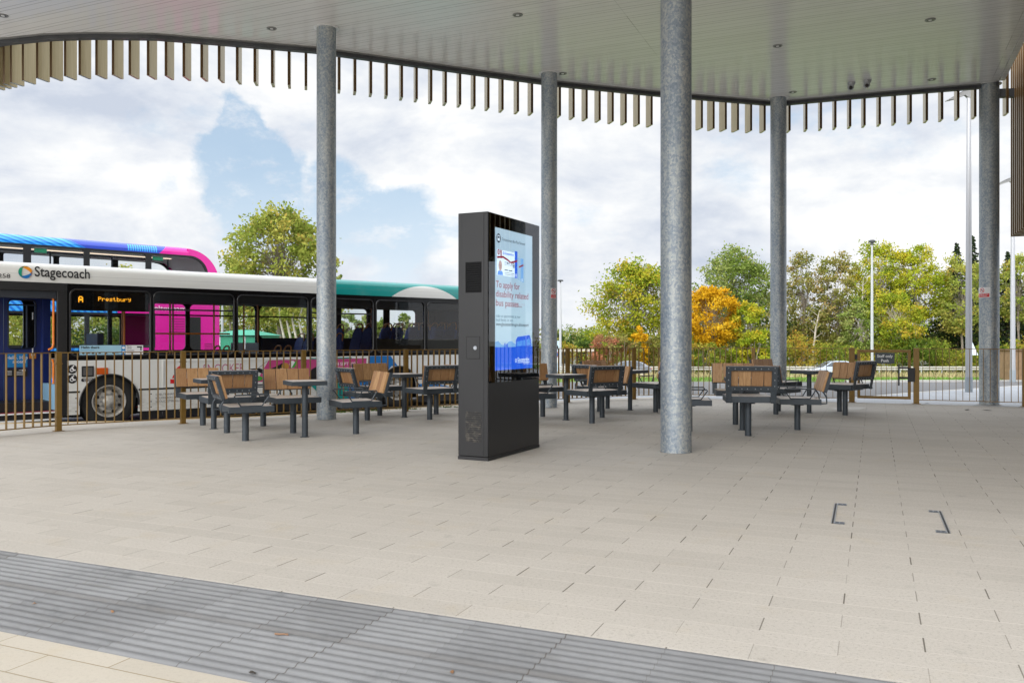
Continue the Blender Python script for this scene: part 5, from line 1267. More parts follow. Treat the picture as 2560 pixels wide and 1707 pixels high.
for x in (.82, 3.9):
    mb = MB(); mb.box(x, x+.30, .07, .08, 3.86, 3.97); mb.build('exit_sticker', M_['exit'], dd_)
for x in (1.0, 2.2, 3.4):
    mb = MB(); mb.box(x, x+.28, BW-.09, BW-.08, 3.62, 3.70); mb.build('far_exit_sign', M_['ink'], dd_)
mb = MB()
for k in range(7): mb.box(4.35, 4.80, -.004, 0, 1.72+k*.075, 1.745+k*.075)
for k in range(8): mb.box(5.42, 5.66, -.004, 0, .98+k*.065, 1.005+k*.065)
mb.build('engine_louvres', mat('dark_magenta_louvre', (.25,.005,.10), .5), dd_)
mb = MB(); mb.box(4.95, 5.30, -.003, 0, .9, 2.25); mb.build('dark_recess', M_['gasket'], dd_)
mb = MB(); mb.text('in Cheltenham', .20, plane_M((3.35, -.004, 2.42), (1,0,0), (0,0,1)), width=1.5); mb.ring(el(3.3, 2.75, .28, .22), el(3.3, 2.75, .23, .17), -.004, -.002, XZ(0)); mb.build('side_lettering', M_['wht'], dd_)
for x in (-2.0, 3.9): wheel(dd_, x, .03, .48, .48)
# ------------------------------------------------------------------ foliage
def leafmat(name, stops, trans=.35):
    m = bpy.data.materials.new(name); m.use_nodes = True; t = NT(m.node_tree); t.n.clear()
    a = t.new('ShaderNodeAttribute', attribute_name='tint')
    c = t.ramp(a.outputs['Fac'], stops)
    d_ = t.new('ShaderNodeBsdfDiffuse'); tr = t.new('ShaderNodeBsdfTranslucent'); mx = t.new('ShaderNodeMixShader'); mx.inputs[0].default_value = trans
    t.l.new(c, d_.inputs[0]); t.l.new(c, tr.inputs[0]); t.l.new(d_.outputs[0], mx.inputs[1]); t.l.new(tr.outputs[0], mx.inputs[2])
    o = t.new('ShaderNodeOutputMaterial'); t.l.new(mx.outputs[0], o.inputs[0])
    return m
LM = {
 'yg': leafmat('yellow_green_leaves', [(0, (.12,.20,.02)), (.35, (.26,.32,.03)), (.65, (.42,.40,.04)), (.9, (.52,.36,.05)), (1, (.45,.22,.05))]),
 'pale': leafmat('plane_tree_leaves', [(0, (.14,.20,.03)), (.35, (.27,.32,.06)), (.7, (.40,.40,.09)), (.9, (.46,.36,.08)), (1, (.32,.17,.05))], .4),
 'green': leafmat('green_leaves', [(0, (.09,.14,.02)), (.4, (.18,.25,.05)), (.75, (.31,.35,.11)), (1, (.42,.40,.13))]),
 'orange': leafmat('golden_orange_leaves', [(0, (.34,.18,.01)), (.4, (.60,.34,.015)), (.8, (.70,.45,.03)), (1, (.46,.38,.05))]),
 'olive': leafmat('olive_brown_leaves', [(0, (.10,.13,.03)), (.4, (.22,.23,.05)), (.7, (.32,.27,.09)), (1, (.34,.21,.09))]),
 'lime': leafmat('lime_yellow_leaves', [(0, (.16,.24,.02)), (.4, (.32,.37,.03)), (.8, (.50,.44,.04)), (1, (.58,.38,.04))]),
 'dark': leafmat('dark_conifer_needles', [(0, (.012,.022,.012)), (.5, (.03,.05,.022)), (1, (.07,.09,.04))], .1),
 'red': leafmat('russet_leaves', [(0, (.16,.13,.04)), (.5, (.34,.16,.09)), (1, (.45,.18,.10))]),
 'hedge': leafmat('mixed_hedge_leaves', [(0, (.06,.11,.02)), (.3, (.14,.20,.03)), (.55, (.26,.28,.04)), (.75, (.38,.30,.05)), (.9, (.42,.24,.04)), (1, (.28,.13,.05))]),
 'deep': leafmat('deep_green_leaves', [(0, (.025,.05,.015)), (.5, (.06,.11,.025)), (1, (.13,.18,.04))]),
}
NR = np.random.default_rng(11)
def leaf_mesh(name, mt, C, rad, per, size, parent=None, tint=None, flat=.75, kind=None):
    """C: clump centres (n x 3), rad: clump radii, per: leaves per clump"""
    C = np.asarray(C, float); n = len(C); rad = np.broadcast_to(rad, (n,))
    idx = np.repeat(np.arange(n), per); N = len(idx)
    off_ = NR.normal(0, .5, (N, 3)); off_[:, 2] *= flat
    P = C[idx] + off_ * rad[idx][:, None]
    a = NR.normal(0, 1, (N, 3)); a /= np.linalg.norm(a, axis=1)[:, None]
    b = NR.normal(0, 1, (N, 3)); b -= a * (a * b).sum(1)[:, None]; b /= np.linalg.norm(b, axis=1)[:, None]
    s = size * NR.uniform(.55, 1.35, (N, 1))
    V = np.stack([P - a*s, P + b*s*.55, P + a*s, P - b*s*.55], 1).reshape(-1, 3)
    me = bpy.data.meshes.new(name)
    me.vertices.add(4*N); me.vertices.foreach_set('co', V.ravel()); me.loops.add(4*N); me.loops.foreach_set('vertex_index', np.arange(4*N, dtype=np.int32))
    me.polygons.add(N); me.polygons.foreach_set('loop_start', np.arange(0, 4*N, 4, dtype=np.int32))
    try: me.polygons.foreach_set('loop_total', np.full(N, 4, dtype=np.int32))
    except Exception: pass
    ct = NR.uniform(0, 1, n) if tint is None else np.asarray(tint)
    tv = np.clip(ct[idx]*.62 + NR.uniform(0, 1, N)*.38, 0, 1)
    at_ = me.attributes.new('tint', 'FLOAT', 'FACE'); at_.data.foreach_set('value', tv.astype(np.float32))
    me.materials.append(mt); me.update(); me.validate()
    o = bpy.data.objects.new(name, me); COL.objects.link(o)
    if parent is not None: o.parent = parent
    if kind: o['kind'] = kind
    return o
def limbs(mb, base, tips, r0, rng, lean=.0, trunk_top=.45, bend=.12):
    """a trunk with limbs that fork towards groups of crown clumps"""
    tips = sorted(tips, key=lambda p: math.atan2(p[1], p[0])); top = max(p[2] for p in tips)
    th = base[2] + (top - base[2]) * trunk_top
    tr = [Vector(base)]; m = 6
    for i in range(1, m+1):
        f = i/m; tr.append(Vector((base[0] + lean*f + rng.uniform(-.1, .1)*bend*8, base[1] + rng.uniform(-.1, .1), base[2] + (th - base[2])*f)))
    mb.tube(tr, [r0*(1 - .45*i/m) for i in range(m+1)], 9)
    k = max(3, len(tips)//9)
    for g in range(k):
        grp = tips[g::k]
        if not grp: continue
        c = Vector((sum(p[0] for p in grp)/len(grp), sum(p[1] for p in grp)/len(grp), sum(p[2] for p in grp)/len(grp)))
        s = tr[rng.randint(3, m)]; mid = s.lerp(c, .62) + Vector((rng.uniform(-.3,.3), rng.uniform(-.3,.3), rng.uniform(.1,.5)))
        mb.tube([s, s.lerp(mid, .5) + Vector((rng.uniform(-.2,.2), rng.uniform(-.2,.2), rng.uniform(-.1,.2))), mid], [r0*.42, r0*.30, r0*.2], 6)
        for p in grp:
            p = Vector(p); q = mid.lerp(p, .5) + Vector((rng.uniform(-.25,.25), rng.uniform(-.25,.25), rng.uniform(-.1,.3)))
            mb.tube([mid, q, p], [r0*.13, r0*.085, r0*.03], 5)
def crown_points(n, cx, cy, z0, z1, rx, ry, rng, inner=.45, lump=.25, top_w=.55):
    out = []
    ph = [rng.uniform(0, 6.28) for _ in range(4)]
    while len(out) < n:
        a = rng.uniform(0, 6.283); h = rng.uniform(0, 1); e = math.sqrt(max(0, 1 - (2*h - 1)**2))
        if h < .5: e = max(e, .55*min(1, h*5))
        k = 1 + lump*(math.sin(3*a + ph[0]) * .5 + math.sin(5*a + 7*h + ph[1]) * .5)
        r = rng.uniform(inner, 1) ** .6 * e * k
        out.append((cx + rx*r*math.cos(a), cy + ry*r*math.sin(a), z0 + (z1 - z0)*(h*(.94 + .06*math.sin(2*a+ph[2])))))
    return out
def tree(u, wpx, vtop, vbot, Y, lm, label, n=80, per=70, size=.16, clump=None, bark='bark', name='tree', cat='tree', group=None, inner=.35, seed=0, r0=None, trunk_top=.5, lean=0, lump=.25):
    rng = random.Random(seed + int(u)); k = Y / F; x = (u - 1280) * k; w_ = wpx * k / 2; z1 = CAM_H + (847 - vtop)*k; z0 = CAM_H + (847 - vbot)*k; g = H(x, Y)
    t = empty(name, (x, Y, g), label=label, cat=cat, group=group)
    P = crown_points(n, lean, 0, z0 - g, z1 - g, w_, w_*.8, rng, inner, lump)
    clump = clump or w_ * .22
    leaf_mesh('crown', LM[lm], P, NR.uniform(.7, 1.3, n)*clump, per, size, t)
    mb = MB(); limbs(mb, (0, 0, -.1), P, r0 or max(.08, w_*.055), rng, lean=lean*.5, trunk_top=trunk_top); mb.build('trunk', M_[bark], t, smooth=True)
    return t
G_ = 'trees along the far side of the road'
tree(1588, 215, 655, 838, 88, 'yg', 'broad yellow green tree between the second pillar and the thick pillar', 150, 95, .15, group=G_)
tree(1782, 128, 712, 866, 84, 'orange', 'rounded bright orange tree just right of the thick pillar', 110, 110, .14, inner=.6, lump=.10, group=G_)
tree(1835, 215, 624, 845, 96, 'green', 'big green tree rising behind the bright orange tree', 140, 100, .16, group=G_)
tree(1872, 96, 745, 900, 83, 'lime', 'small lime yellow tree to the right of the bright orange tree', 60, 60, .14, inner=.2, group=G_)
tree(2010, 135, 632, 850, 92, 'olive', 'thin brownish tree with bare twigs right of the third thin pillar', 125, 62, .13, inner=.2, group=G_, trunk_top=.6)
tree(2095, 120, 628, 860, 90, 'olive', 'sparse olive tree left of the tall lamp column', 115, 66, .14, inner=.2, group=G_, seed=3)
tree(2200, 165, 608, 800, 93, 'lime', 'tall pale-stemmed tree behind the tall lamp column', 130, 80, .14, bark='bark_pale', group=G_, trunk_top=.75, inner=.3)
tree(2290, 150, 618, 795, 91, 'lime', 'tall open yellow green tree right of the tall lamp column', 125, 78, .14, bark='bark_pale', group=G_, trunk_top=.75, inner=.3, seed=5)
tree(2240, 130, 730, 870, 86, 'yg', 'lower yellow tree above the staff gate', 90, 80, .13, bark='bark_pale', group=G_)
tree(2150, 110, 745, 890, 87, 'green', 'low green tree standing left of the staff gate', 70, 60, .14, group=G_, seed=9, bark='bark_pale')
tree(2405, 130, 640, 830, 88, 'pale', 'yellowish tree seen between the lamp post and the right pillar', 95, 60, .14, group=G_)
tree(2545, 120, 640, 800, 90, 'pale', 'yellowish tree at the right edge of the photo', 70, 55, .15, group=G_)
def conifer(u, wpx, vtop, Y, label, seed=0):
    rng = random.Random(seed); k = Y/F; x = (u-1280)*k; z1 = CAM_H + (847-vtop)*k; g = H(x, Y); h = z1 - g; w_ = wpx*k/2
    t = empty('conifer_tree', (x, Y, g), label=label, cat='tree', group=G_); P = []; rad = []; mb = MB()
    mb.tube([(0,0,-.1),(0,0,h*.5),(0,0,h)], [w_*.07, w_*.04, .02], 8)
    for i in range(120):
        f = (i+.5)/120; z = h*(.12 + .88*f); L = w_*(1-f)**1.15*rng.uniform(.6, 1.1) + .12; a = i*2.4
        for q in ((.25, .5, .75, 1.0) if f < .8 else (.6, 1.0)): P.append((L*q*math.cos(a), L*q*math.sin(a), z - .10*L*q + .12*math.sin(q*3))); rad.append(.04 + .36*(1-f))
        if L > .5: mb.tube([(0,0,z), (L*.95*math.cos(a), L*.95*math.sin(a), z-.1*L)], [.035, .012], 4)
    leaf_mesh('crown', LM['dark'], P, np.array(rad)*1.5, 26, .13, t, flat=.35); mb.build('trunk', M_['bark'], t)
conifer(2392, 165, 610, 93, 'dark spreading conifer behind the lamp post near the right pillar', 1)
conifer(2520, 170, 632, 94, 'dark conifer between the right pillar and the right edge', 2)
conifer(2432, 120, 592, 97, 'dark pointed conifer tip rising behind the right lamp post', 4)
conifer(2375, 270, 672, 95, 'broad dark conifer mass low behind the lamp post left of the right pillar', 8)
conifer(2545, 200, 690, 96, 'broad dark conifer mass low at the right edge of the photo', 12)
# bushes that stand out
def bush(u, wpx, vtop, vbot, Y, lm, label, n=40, per=70, size=.12):
    rng = random.Random(int(u)); k = Y/F; x = (u-1280)*k; w_ = wpx*k/2; z1 = CAM_H + (847-vtop)*k; g = H(x, Y); z0 = max(g, CAM_H + (847-vbot)*k)
    t = empty('bush', (x, Y, g), label=label, cat='bush', group='autumn bushes behind the crash barrier')
    P = crown_points(n, 0, 0, .3, z1-g, w_, w_*.8, rng, .3); leaf_mesh('foliage', LM[lm], P, w_*.24, per, size, t)
    mb = MB(); 
    for p in P[::4]: mb.tube([(0,0,-.1), (p[0]*.4, p[1]*.4, p[2]*.55), p], [.06, .04, .015], 5)
    mb.build('stems', M_['bark'], t)
bush(1517, 95, 836, 915, 82, 'red', 'russet red bush behind the fence right of the second pillar')
bush(1597, 62, 818, 915, 82.5, 'orange', 'orange autumn bush under the broad yellow green tree')
bush(1560, 90, 840, 915, 81.5, 'olive', 'olive brown bush between the russet bush and the orange bush')
bush(1660, 80, 820, 915, 83, 'olive', 'brownish bush at the left side of the thick pillar')
bush(1440, 95, 840, 905, 86, 'deep', 'dark green bush right of the second pillar behind the low flat roof', 45)
bush(1395, 70, 836, 905, 88, 'deep', 'dark green bush directly behind the second pillar sign')
bush(1475, 110, 822, 870, 100, 'green', 'pale green rounded treetop far behind the russet red bush', 45)
bush(1405, 120, 818, 870, 104, 'green', 'pale green rounded treetop far behind the second pillar', 45)
bush(1510, 130, 806, 870, 98, 'yg', 'golden green bush left behind the broad yellow green tree', 45)
bush(1885, 90, 830, 915, 82, 'lime', 'golden bush right below the small lime yellow tree')
bush(1760, 90, 850, 915, 81, 'hedge', 'mixed orange and green bush below the bright orange tree')
# continuous hedge and undergrowth (cannot be counted)
rng = random.Random(5); P = []; T = []
for i in range(760):
    u = rng.uniform(1330, 2680); Y = rng.uniform(83.5, 88); k = Y/F; x = (u-1280)*k; g = H(x, Y)
    topv = 862 + 16*math.sin(u/47) + 10*math.sin(u/19 + 1); 
    if u < 1500: topv += 18
    z = g + .1 + (CAM_H + (847-topv)*k - g)*rng.random()**.8; P.append((x, Y - (z-g)*.0, z)); T.append(min(1, max(0, .45 + .28*math.sin(u/31) + .22*math.sin(u/83 + 2) + rng.uniform(-.22, .22))))
tag(leaf_mesh('hedge', LM['hedge'], P, .62, 62, .12, tint=T), kind='stuff')
P = []; T = []
for i in range(900):
    u = rng.uniform(1560, 2700); Y = rng.uniform(90, 101); k = Y/F; x = (u-1280)*k; g = H(x, Y); topv = 770 + 34*math.sin(u/61) + 14*math.sin(u/23)
    if u < 1700: topv = 850
    P.append((x, Y, g + (CAM_H + (847-topv)*k - g)*rng.random())); T.append(rng.random())
tag(leaf_mesh('undergrowth', LM['olive'], P[:520], .85, 50, .14, tint=[t*.8 for t in T[:520]]), kind='stuff')
tag(leaf_mesh('woodland_shrubs', LM['deep'], P[520:], .9, 50, .15), kind='stuff')
P = [((rng.uniform(-25, 140)), rng.uniform(110, 135), rng.uniform(-2, 2.2)) for i in range(520)]
tag(leaf_mesh('far_wood', LM['olive'], P, 1.8, 55, .3), kind='stuff')
# thin pale stems in the wood
for i, u in enumerate((2151, 2222, 2246, 2268, 2187, 1935, 2030)):
    Y = 89.0 + (i % 3)*.6; k = Y/F; x = (u-1280)*k; g = H(x, Y); mb = MB(); h = [9.5, 8.0, 7.0, 5.5, 6.5, 7, 6.5][i]; l = [.3, .5, .25, .5, -.2, .4, .8][i]
    mb.tube([(0,0,-.1), (l*.2,0,h*.35), (l*.5,0,h*.7), (l,0,h)], [.15,.12,.09,.03], 7)
    P = []
    for q in range(9):
        z = h*(.55+.05*q); a = q*2.2; p = (l*z/h + .9*math.cos(a), .9*math.sin(a), z + .7); mb.tube([(l*z/h*.9,0,z), p], [.04,.012], 4); P.append(p)
    t = empty('slender_tree', (x, Y, g), label=['slender pale trunk left of the tall lamp column', 'slender pale trunk rising above the staff sign', 'slender leaning trunk above the right half of the gate', 'short slender trunk above the right gate post', 'thin bare trunk hard against the tall lamp column', 'thin trunk right of the lime yellow tree', 'thin trunk in the brownish tree group'][i], cat='tree', group='slender stems in the wood')
    mb.build('trunk', M_['bark_pale'], t, smooth=True); leaf_mesh('crown', LM['lime' if i < 5 else 'olive'], P, .5, 34, .12, t)
# left side: the plane tree above the bus, trees beyond the bus park
tree(700, 275, 512, 800, 52, 'pale', 'large pale green plane tree rising behind the white bus', 210, 62, .13, inner=.25, trunk_top=.45, group=None, lump=.16, clump=.62)
tree(575, 90, 680, 800, 58, 'pale', 'small pale green tree left of the large plane tree behind the buses', 55, 50, .13, inner=.25)
tree(842, 40, 640, 800, 60, 'green', 'few leafy twigs showing right of the left pillar above the teal roof', 22, 34, .11, inner=.2)
for i, (u, w_, vt) in enumerate(((300, 150, 672), (150, 110, 668), (430, 130, 690), (60, 90, 676))):
    tree(u, w_, vt, 810, 64, 'pale', ['pale treetop seen through the second upper deck window', 'pale treetop seen through the first upper deck window', 'pale treetop seen through the rear upper deck window', 'pale treetop at the left edge seen through the upper deck'][i], 55, 55, .15, group='trees seen through the double decker')
for i, (u, w_, vt) in enumerate(((872, 66, 786), (915, 60, 792), (955, 50, 800), (1010, 40, 784), (1060, 50, 800), (1110, 60, 795))):
    tree(u, w_, vt, 870, 46, 'green', ['young tree', 'second young tree', 'third young tree', 'fourth young tree', 'fifth young tree', 'sixth young tree'][i] + ' counted from the left pillar, seen through the bus windows', 46, 60, .08, group='young trees seen through the white bus')
for i, u in enumerate((722, 738, 752, 768)):
    Y = 44; k = Y/F; x = (u-1280)*k; mb = MB(); t = empty('birch_tree', (x, Y, H(x, Y)), label=['leftmost', 'second', 'third', 'rightmost'][i] + ' of four pale birch stems seen through the third bus window', cat='tree', group='birch stems beyond the white bus')
    mb.tube([(0,0,0), (-.15,0,1.2), (-.45,0,2.6), (-.55+.2*i,0,4.2)], [.09,.07,.05,.02], 7); mb.build('trunk', M_['bark_pale'], t, smooth=True)
    leaf_mesh('crown', LM['pale'], [(-.4 + NR.uniform(-.7,.7), NR.uniform(-.6,.6), NR.uniform(2.6, 4.6)) for _ in range(14)], .4, 40, .08, t)
P = []; rng = random.Random(9)
for i in range(620):
    u = rng.uniform(-60, 845); Y = rng.uniform(60, 68); k = Y/F; x = (u-1280)*k; topv = 745 + 18*math.sin(u/50)
    P.append((x, Y, -.3 + (CAM_H + (847-topv)*k + .3)*rng.random()))
tag(leaf_mesh('park_edge_trees', LM['pale'], P, .85, 60, .13), kind='stuff')
P = [((rng.uniform(-30, -2)), rng.uniform(58, 62), rng.uniform(-.3, 1.8)) for i in range(330)]
tag(leaf_mesh('park_hedge', LM['deep'], P, .7, 60, .12), kind='stuff')
# ------------------------------------------------------------------ things beyond the fence
def lamp(u, vb, vtop, Y, label, r=.055, head='left', grey=0.0, base_r=None, k_head=1.0, name='lamp_post'):
    k = Y/F; x = (u-1280)*k; g = H(x, Y) if Y > 24 else -.004; zt = CAM_H + (847-vtop)*k
    t = empty(name, (x, Y, g), label=label, cat='lamp post', group='lamp posts around the station'); br = base_r or r*1.5; h = zt - g
    mb = MB()
    if grey: mb.cyl((0,0,0), (0,0,grey), br*1.12, br*1.12, n=20); mb.build('base', M_['lamp_grey'], t, smooth=True); mb = MB()
    mb.tube([(0,0,grey), (0,0,h*.5), (0,0,h)], [br, br*.85, r*.8], 16); mb.build('column', M_['lamp_white'], t, smooth=True)
    mb = MB()
    if head == 'left':
        s = k_head
        mb.prism([(0.05,.02),(.02,.12),(-.10,.10),(-.42*s,.03),(-.98*s,-.14),(-1.0*s,-.17),(-.6*s,-.12),(-.10,-.03),(.0,-.12),(.05,-.12)], -.09, .09, lambda a, b, hh: (a, hh*(1 if a < -.2 else .5), h + b)); mb.build('lantern', M_['steel_md'], t, bevel=.01)
    else:
        mb.cyl((0,0,h-.02), (0,0,h+.12), r*1.2, n=10); mb.cyl((0,0,h+.12), (0,0,h+.20), .30*k_head, .34*k_head, n=16); mb.cyl((0,0,h+.20), (0,0,h+.26), .34*k_head, .2*k_head, n=16); mb.build('lantern', M_['steel_dk'], t, smooth=True)
lamp(2422, 979, 236, 20.6, 'tall pale lamp post with an angled head left of the right pillar', r=.055, grey=.37, base_r=.078, k_head=.55)
lamp(2532, 945, 452, 27.9, 'lamp post partly hidden by the slatted building at the right edge', r=.055, grey=.40, base_r=.082, k_head=.62)
lamp(2180, 950, 612, 45, 'slim white lamp column with a flat round head above the staff gate', r=.062, head='top', base_r=.085, k_head=.55)
lamp(1401, 930, 706, 82, 'distant thin lamp column beside the second pillar', r=.07, head='top', base_r=.14, k_head=.9)
lamp(556, 900, 742, 40, 'thin lamp column seen through the second bus window', r=.05, head='top', base_r=.07, k_head=.6)
# cars on the far road
def car(u, Y, paint, label, L=4.3, tail=True):
    k = Y/F; x = (u-1280)*k; g = H(x, Y); t = empty('parked_car' if False else 'passing_car', (x, Y, g), label=label, cat='car', group='cars on the far road')
    W2 = .86; Pm = mat(label[:12].replace(' ', '_') + '_paint', paint, .25, metal=.5, coat=.5)
    side = [(-2.15,.30),(-2.12,.62),(-1.95,.74),(-1.2,.90),(1.85,1.0),(2.1,.92),(2.16,.6),(2.12,.30)]
    mb = MB(); mb.prism(side, -W2, W2, lambda a, b, h: (a, h, b)); mb.build('body', Pm, t, bevel=.05)
    cab = [(-1.2,.89),(-.45,1.34),(.0,1.44),(.9,1.44),(1.45,1.30),(1.95,.98)]
    mb = MB(); n = len(cab); vs = [(a, s*(W2 - .02 - (b-.9)*.32), b) for s in (-1, 1) for a, b in cab]; mb.add(vs, [tuple(range(n)), tuple(range(n, 2*n))[::-1]] + [(i, n+i, n+i+1, i+1) for i in range(n-1)]); mb.build('roof', Pm, t)
    mb = MB()
    for s in (-1, 1):
        for gg in ([(-1.0,.94),(-.42,1.29),(-.05,1.38),(.10,1.38),(.10,.96)], [(.18,.96),(.18,1.38),(.85,1.38),(1.35,1.24),(1.55,1.0)]):
            mb.add([(a, s*(W2 - .010 - (b-.9)*.32), b) for a, b in gg], [tuple(range(len(gg)))])
    mb.add([(-1.17,-.75,.93),(-1.17,.75,.93),(-.5,.62,1.325),(-.5,-.62,1.325)], [(0,1,2,3)]); mb.build('window', mat('car_glass', (.05,.06,.07), .08, spec=.8) if 'cg' not in M_ else M_['cg'], t)
    for cx in (-1.35, 1.30):
        for s in (-1, 1):
            mb = MB(); mb.cyl((cx, s*(W2-.18), .31), (cx, s*(W2+.01), .31), .31, n=20); wl = mb.build('wheel', M_['tyre'], t, smooth=True)
            mb = MB(); mb.cyl((cx, s*(W2+.008), .31), (cx, s*(W2+.02), .31), .19, n=16); mb.build('rim', M_['alu'], wl)
    for s in (-1, 1):
        mb = MB(); mb.box(2.08, 2.17, s*.62-.17, s*.62+.17, .68, .84); mb.build('tail_light', M_['redlens'], t, bevel=.02)
        mb = MB(); mb.box(-2.16, -2.06, s*.60-.18, s*.60+.18, .60, .72); mb.build('headlight', M_['wht'], t, bevel=.02)
car(1562, 72, (.20,.21,.23), 'dark silver car with red tail light seen through the fence right of the kiosk')
car(2082, 73, (.50,.56,.64), 'pale silver blue car behind the fence left of the staff gate')
# crash barrier
gb = empty('crash_barrier', (26, 80, H(26, 80)), label='long low corrugated metal crash barrier in front of the hedge', cat='crash barrier')
for j, (za, zb_) in enumerate(((.46, .60), (.66, .80))):
    mb = MB(); pr_ = [(-.0, za), (-.05, za+.03), (-.05, zb_-.03), (0, zb_)]
    vs = [(x, y, z) for x in (-42, 64) for y, z in pr_]; mb.add(vs, [(i, i+1, 5+i, 4+i) for i in range(3)]); mb.build('beam', mat('barrier_zinc', (.46,.43,.39), .5, metal=.2), gb)
for i in range(54):
    mb = MB(); x = -41 + i*2.0; mb.box(x-.05, x+.05, .01, .10, -.4, .72); mb.build('barrier_post', M_['lamp_grey'], gb)
# warning sign beyond the lamp post, its shape a white-backed triangle on a post
k = 38/F; x = (2436-1280)*k; g = H(x, 38); ts = empty('warning_sign', (x, 38, g), label='white triangular road sign half hidden by the lamp post', cat='road sign')
zc = CAM_H + (847-862)*k
mb = MB(); mb.prism([(-.42, CAM_H-(888-847)*k-g), (.18, CAM_H-(888-847)*k-g), (-.12, CAM_H-(852-847)*k-g)], -.01, .01, lambda a, b, h: (a, h, b)); mb.build('sign_plate', mat('sign_plate_white', (.62,.68,.75), .4), ts, bevel=.01)
mb = MB(); mb.cyl((-.12,.03,0), (-.12,.03,1.0), .03, n=10); mb.build('post', M_['lamp_grey'], ts)
# round restriction sign by the second pillar
k = 34/F; x = (1391-1280)*k; g = H(x, 34); rs_ = empty('restriction_sign', (x, 34, g), label='round blue and red road sign peeping out beside the second pillar', cat='road sign')
zc = CAM_H - (886-847)*k - g
for nm_, r_, y_, m_ in (('sign_plate', .11, .0, 'red'), ('sign_centre', .075, -.012, 'blu')):
    mb = MB(); mb.cyl((0, y_, zc), (0, y_-.01, zc), r_, n=24); mb.build(nm_, M_[m_], rs_)
mb = MB(); mb.box(-.09, .09, -.004, .006, zc-.34, zc-.14); mb.build('lower_plate', M_['wht'], rs_); mb = MB(); mb.cyl((0,.02,0), (0,.02,zc), .025, n=8); mb.build('post', M_['lamp_grey'], rs_)
# shelter-like white panel beside the pillar and the low flat roofed building behind it
k = 60/F; x = (1386-1280)*k; t = empty('advert_totem', (x, 60, H(x, 60)), label='white and blue totem panel peeping out right of the second pillar', cat='totem')
z1 = CAM_H - (852-847)*k - H(x, 60); mb = MB(); mb.box(-.35, .35, -.1, .1, 0, z1); mb.build('panel', mat('totem_blue_white', (.45,.58,.68), .4), t, bevel=.03)
mb = MB(); mb.cyl((.12, -.105, z1-.45), (.12, -.11, z1-.45), .16, n=20); mb.build('dark_roundel', M_['ink'], t)
k = 84.5/F; x0, x1 = (1340-1280)*k, (1480-1280)*k; g = H(x0, 84); t = empty('low_building', ((x0+x1)/2, 84.5, g), label='low grey building with a pale flat roof behind the fence', cat='building')
mb = MB(); hw = (x1-x0)/2; zt = CAM_H - (873-847)*k - g; mb.box(-hw, hw, -.5, 2.0, 0, zt-.22); mb.build('wall', mat('grey_render_wall', (.33,.33,.33), .8), t)
mb = MB(); mb.box(-hw-.2, hw+.2, -.8, 2.2, zt-.22, zt); mb.build('roof', mat('pale_flat_roof', (.55,.50,.44), .7), t)
for i in range(3): mb = MB(); mb.box(-hw+.8+i*1.6, -hw+1.8+i*1.6, -.54, -.5, .9, 2.0); mb.build('window', M_['gasket'], t)
# brown timber enclosure at the right edge
k = 29/F; x = (2556-1280)*k; g = H(x, 29); t = empty('bin_enclosure', (x, 29, g), label='brown boarded enclosure behind the lamp post at the right edge', cat='enclosure')
mb = MB(); zt = CAM_H - (878-847)*k - g; mb.box(-.24, 3, 0, 2, 0, zt); mb.build('cladding', mat('brown_boards', (.24,.15,.08), .7, var=.2, vscale=6), t)
mb = MB(); mb.box(-.27, 3.03, -.03, 2.03, zt, zt+.05); mb.build('capping', M_['slat'], t)
# green cabin beyond the buses
k = 31/F; xa, xb = (520-1280)*k, (653-1280)*k; t = empty('green_cabin', ((xa+xb)/2, 31, -.3), label='green cabin with shallow pitched roof seen through the bus windows', cat='cabin')
hw = (xb-xa)/2; ze = CAM_H + (847-838)*k + .3; zr = CAM_H + (847-824)*k + .3
Mg = mat('cabin_green', (.03,.30,.17), .5); Mgr = mat('cabin_roof_green', (.06,.38,.25), .45)
mb = MB(); mb.box(-hw, hw, 0, 2.4, 0, ze); mb.build('wall', Mg, t)
mb = MB(); mb.add([(-hw-.1,-.1,ze),(hw+.1,-.1,ze),(hw+.1,2.5,ze),(-hw-.1,2.5,ze),(-.35,1.2,zr),(.35,1.2,zr)], [(0,1,5,4),(1,2,5),(2,3,4,5),(3,0,4)]); mb.build('roof', Mgr, t)
mb = MB(); mb.cyl((-.75,-.01,ze-.30), (-.75,-.03,ze-.30), .05, n=10); mb.box(.35,.40,-.02,0,.1,ze-.05); mb.box(-.55,-.52,-.02,0,.1,ze-.05); mb.build('fittings', M_['wht'], t)
# ------------------------------------------------------------------ litter, leaves and weeds
M_['dryleaf'] = mat('dry_leaf', (.22,.12,.06), .8); M_['darkleaf'] = mat('dark_leaf_litter', (.03,.025,.02), .9)
def leaf(u, v, s, mt, label, cat='leaf', name='fallen_leaf', group='leaves dropped on the paving', z=.0):
    p = g2(u, v); rng = random.Random(int(u*7+v)); mb = MB(); a = rng.uniform(0, 6.28); n = 9
    pts = [(s*math.cos(6.28*i/n)*rng.uniform(.6,1.1)*1.5, s*math.sin(6.28*i/n)*rng.uniform(.5,1.0)*.7) for i in range(n)]
    pts = [(x*math.cos(a)-y*math.sin(a), x*math.sin(a)+y*math.cos(a)) for x, y in pts]
    vs = [(x, y, .004 + .006*rng.random() + z) for x, y in pts] + [(0, 0, .014 + z)]; mb.add(vs, [(i, (i+1) % n, n) for i in range(n)] + [tuple(range(n))[::-1]])
    o = mb.build(name, mt); o.location = (p.x, p.y, 0); return tag(o, label, cat, group)
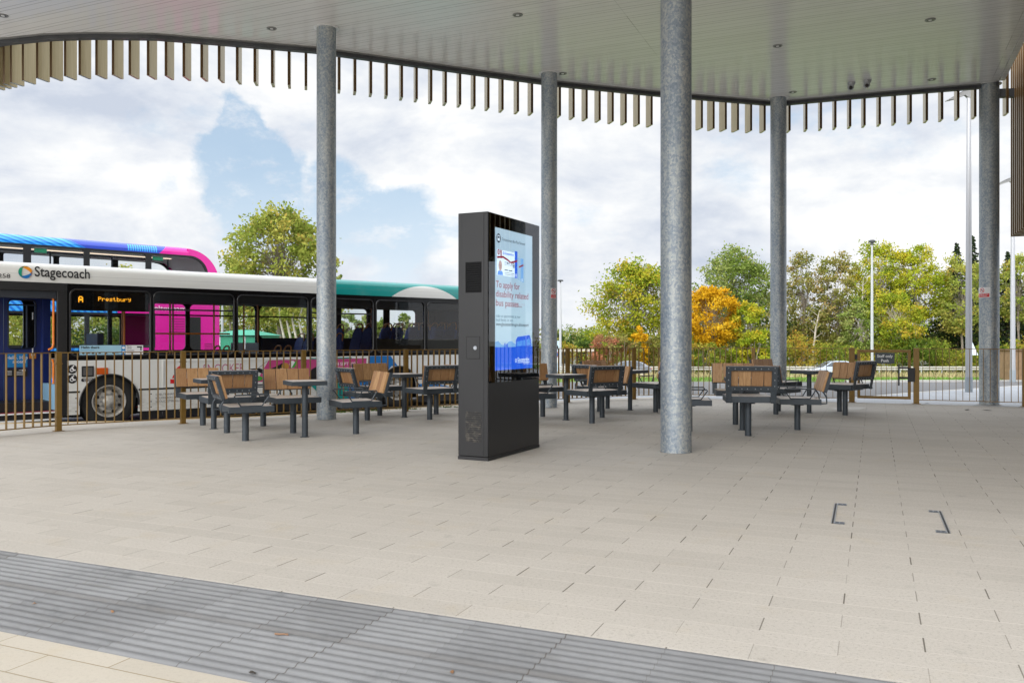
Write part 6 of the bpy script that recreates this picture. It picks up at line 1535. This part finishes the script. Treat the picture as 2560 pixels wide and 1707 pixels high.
def twig(u, v, label):
    p = g2(u, v); mb = MB(); mb.tube([(-.032,.004,.011),(-.012,.0,.010),(.010,-.003,.012),(.030,-.006,.009)], [.005,.0045,.004,.0032], 6); mb.tube([(.008,-.003,.011),(.024,.004,.012)], [.003,.002], 5)
    o = mb.build('twig', mat('twig_bark', (.22,.13,.08), .9)); o.location = (p.x, p.y, 0); tag(o, label, 'twig')
twig(705, 1590, 'short brown twig lying on the grey ribbed strip')
leaf(631, 1684, .014, M_['darkleaf'], 'small black leaf scrap near the bottom edge of the ribbed strip')
for i, (u, v, s, m_, l) in enumerate(((1393,1014,.05,'darkleaf','dark leaf beside the base of the second pillar'), (1592,1014.5,.04,'darkleaf','dark leaf on the paving before the fence left of the thick pillar'), (2418,1025,.06,'darkleaf','dark leaf on the paving left of the right pillar'), (2467,1026,.07,'darkleaf','dark leaf on the paving below the right pillar'), (2318,1009,.04,'darkleaf','dark leaf at the foot of the right gate post'),
    (86,1511,.010,'dryleaf','tan leaf crumb at the left on the ribbed strip'), (281,1531,.012,'dryleaf','rusty leaf crumb on the ribbed strip left of the twig'), (1130,1682,.014,'dryleaf','rusty leaf crumb on the ribbed strip right of the twig'))):
    leaf(u, v, s, M_[m_], l)
def weeds(u, v, w_, label):
    p = g2(u, v); rng = random.Random(int(u)); mb = MB()
    for i in range(90):
        x, y = rng.gauss(0, w_), rng.gauss(0, .05); h = rng.uniform(.01, .045); a = rng.uniform(0, 6.28); s = rng.uniform(.008, .02)
        mb.add([(x, y, .0), (x+s*math.cos(a), y+s*math.sin(a), h), (x+1.6*s*math.cos(a+.5), y+1.6*s*math.sin(a+.5), h*.4)], [(0,1,2)])
    o = mb.build('weed', mat('weed_green', (.10,.16,.03), .9)); o.location = (p.x, p.y, 0); tag(o, label, 'weed', 'weeds growing along the foot of the fence')
weeds(855, 1031, .10, 'weeds at the fence foot just right of the left pillar'); weeds(932, 1027.5, .16, 'weeds at the fence foot below the framed seat back'); weeds(1030, 1023.5, .14, 'weeds at the fence foot below the rear bus wheel'); weeds(1120, 1018.5, .12, 'weeds at the fence foot close to the kiosk')
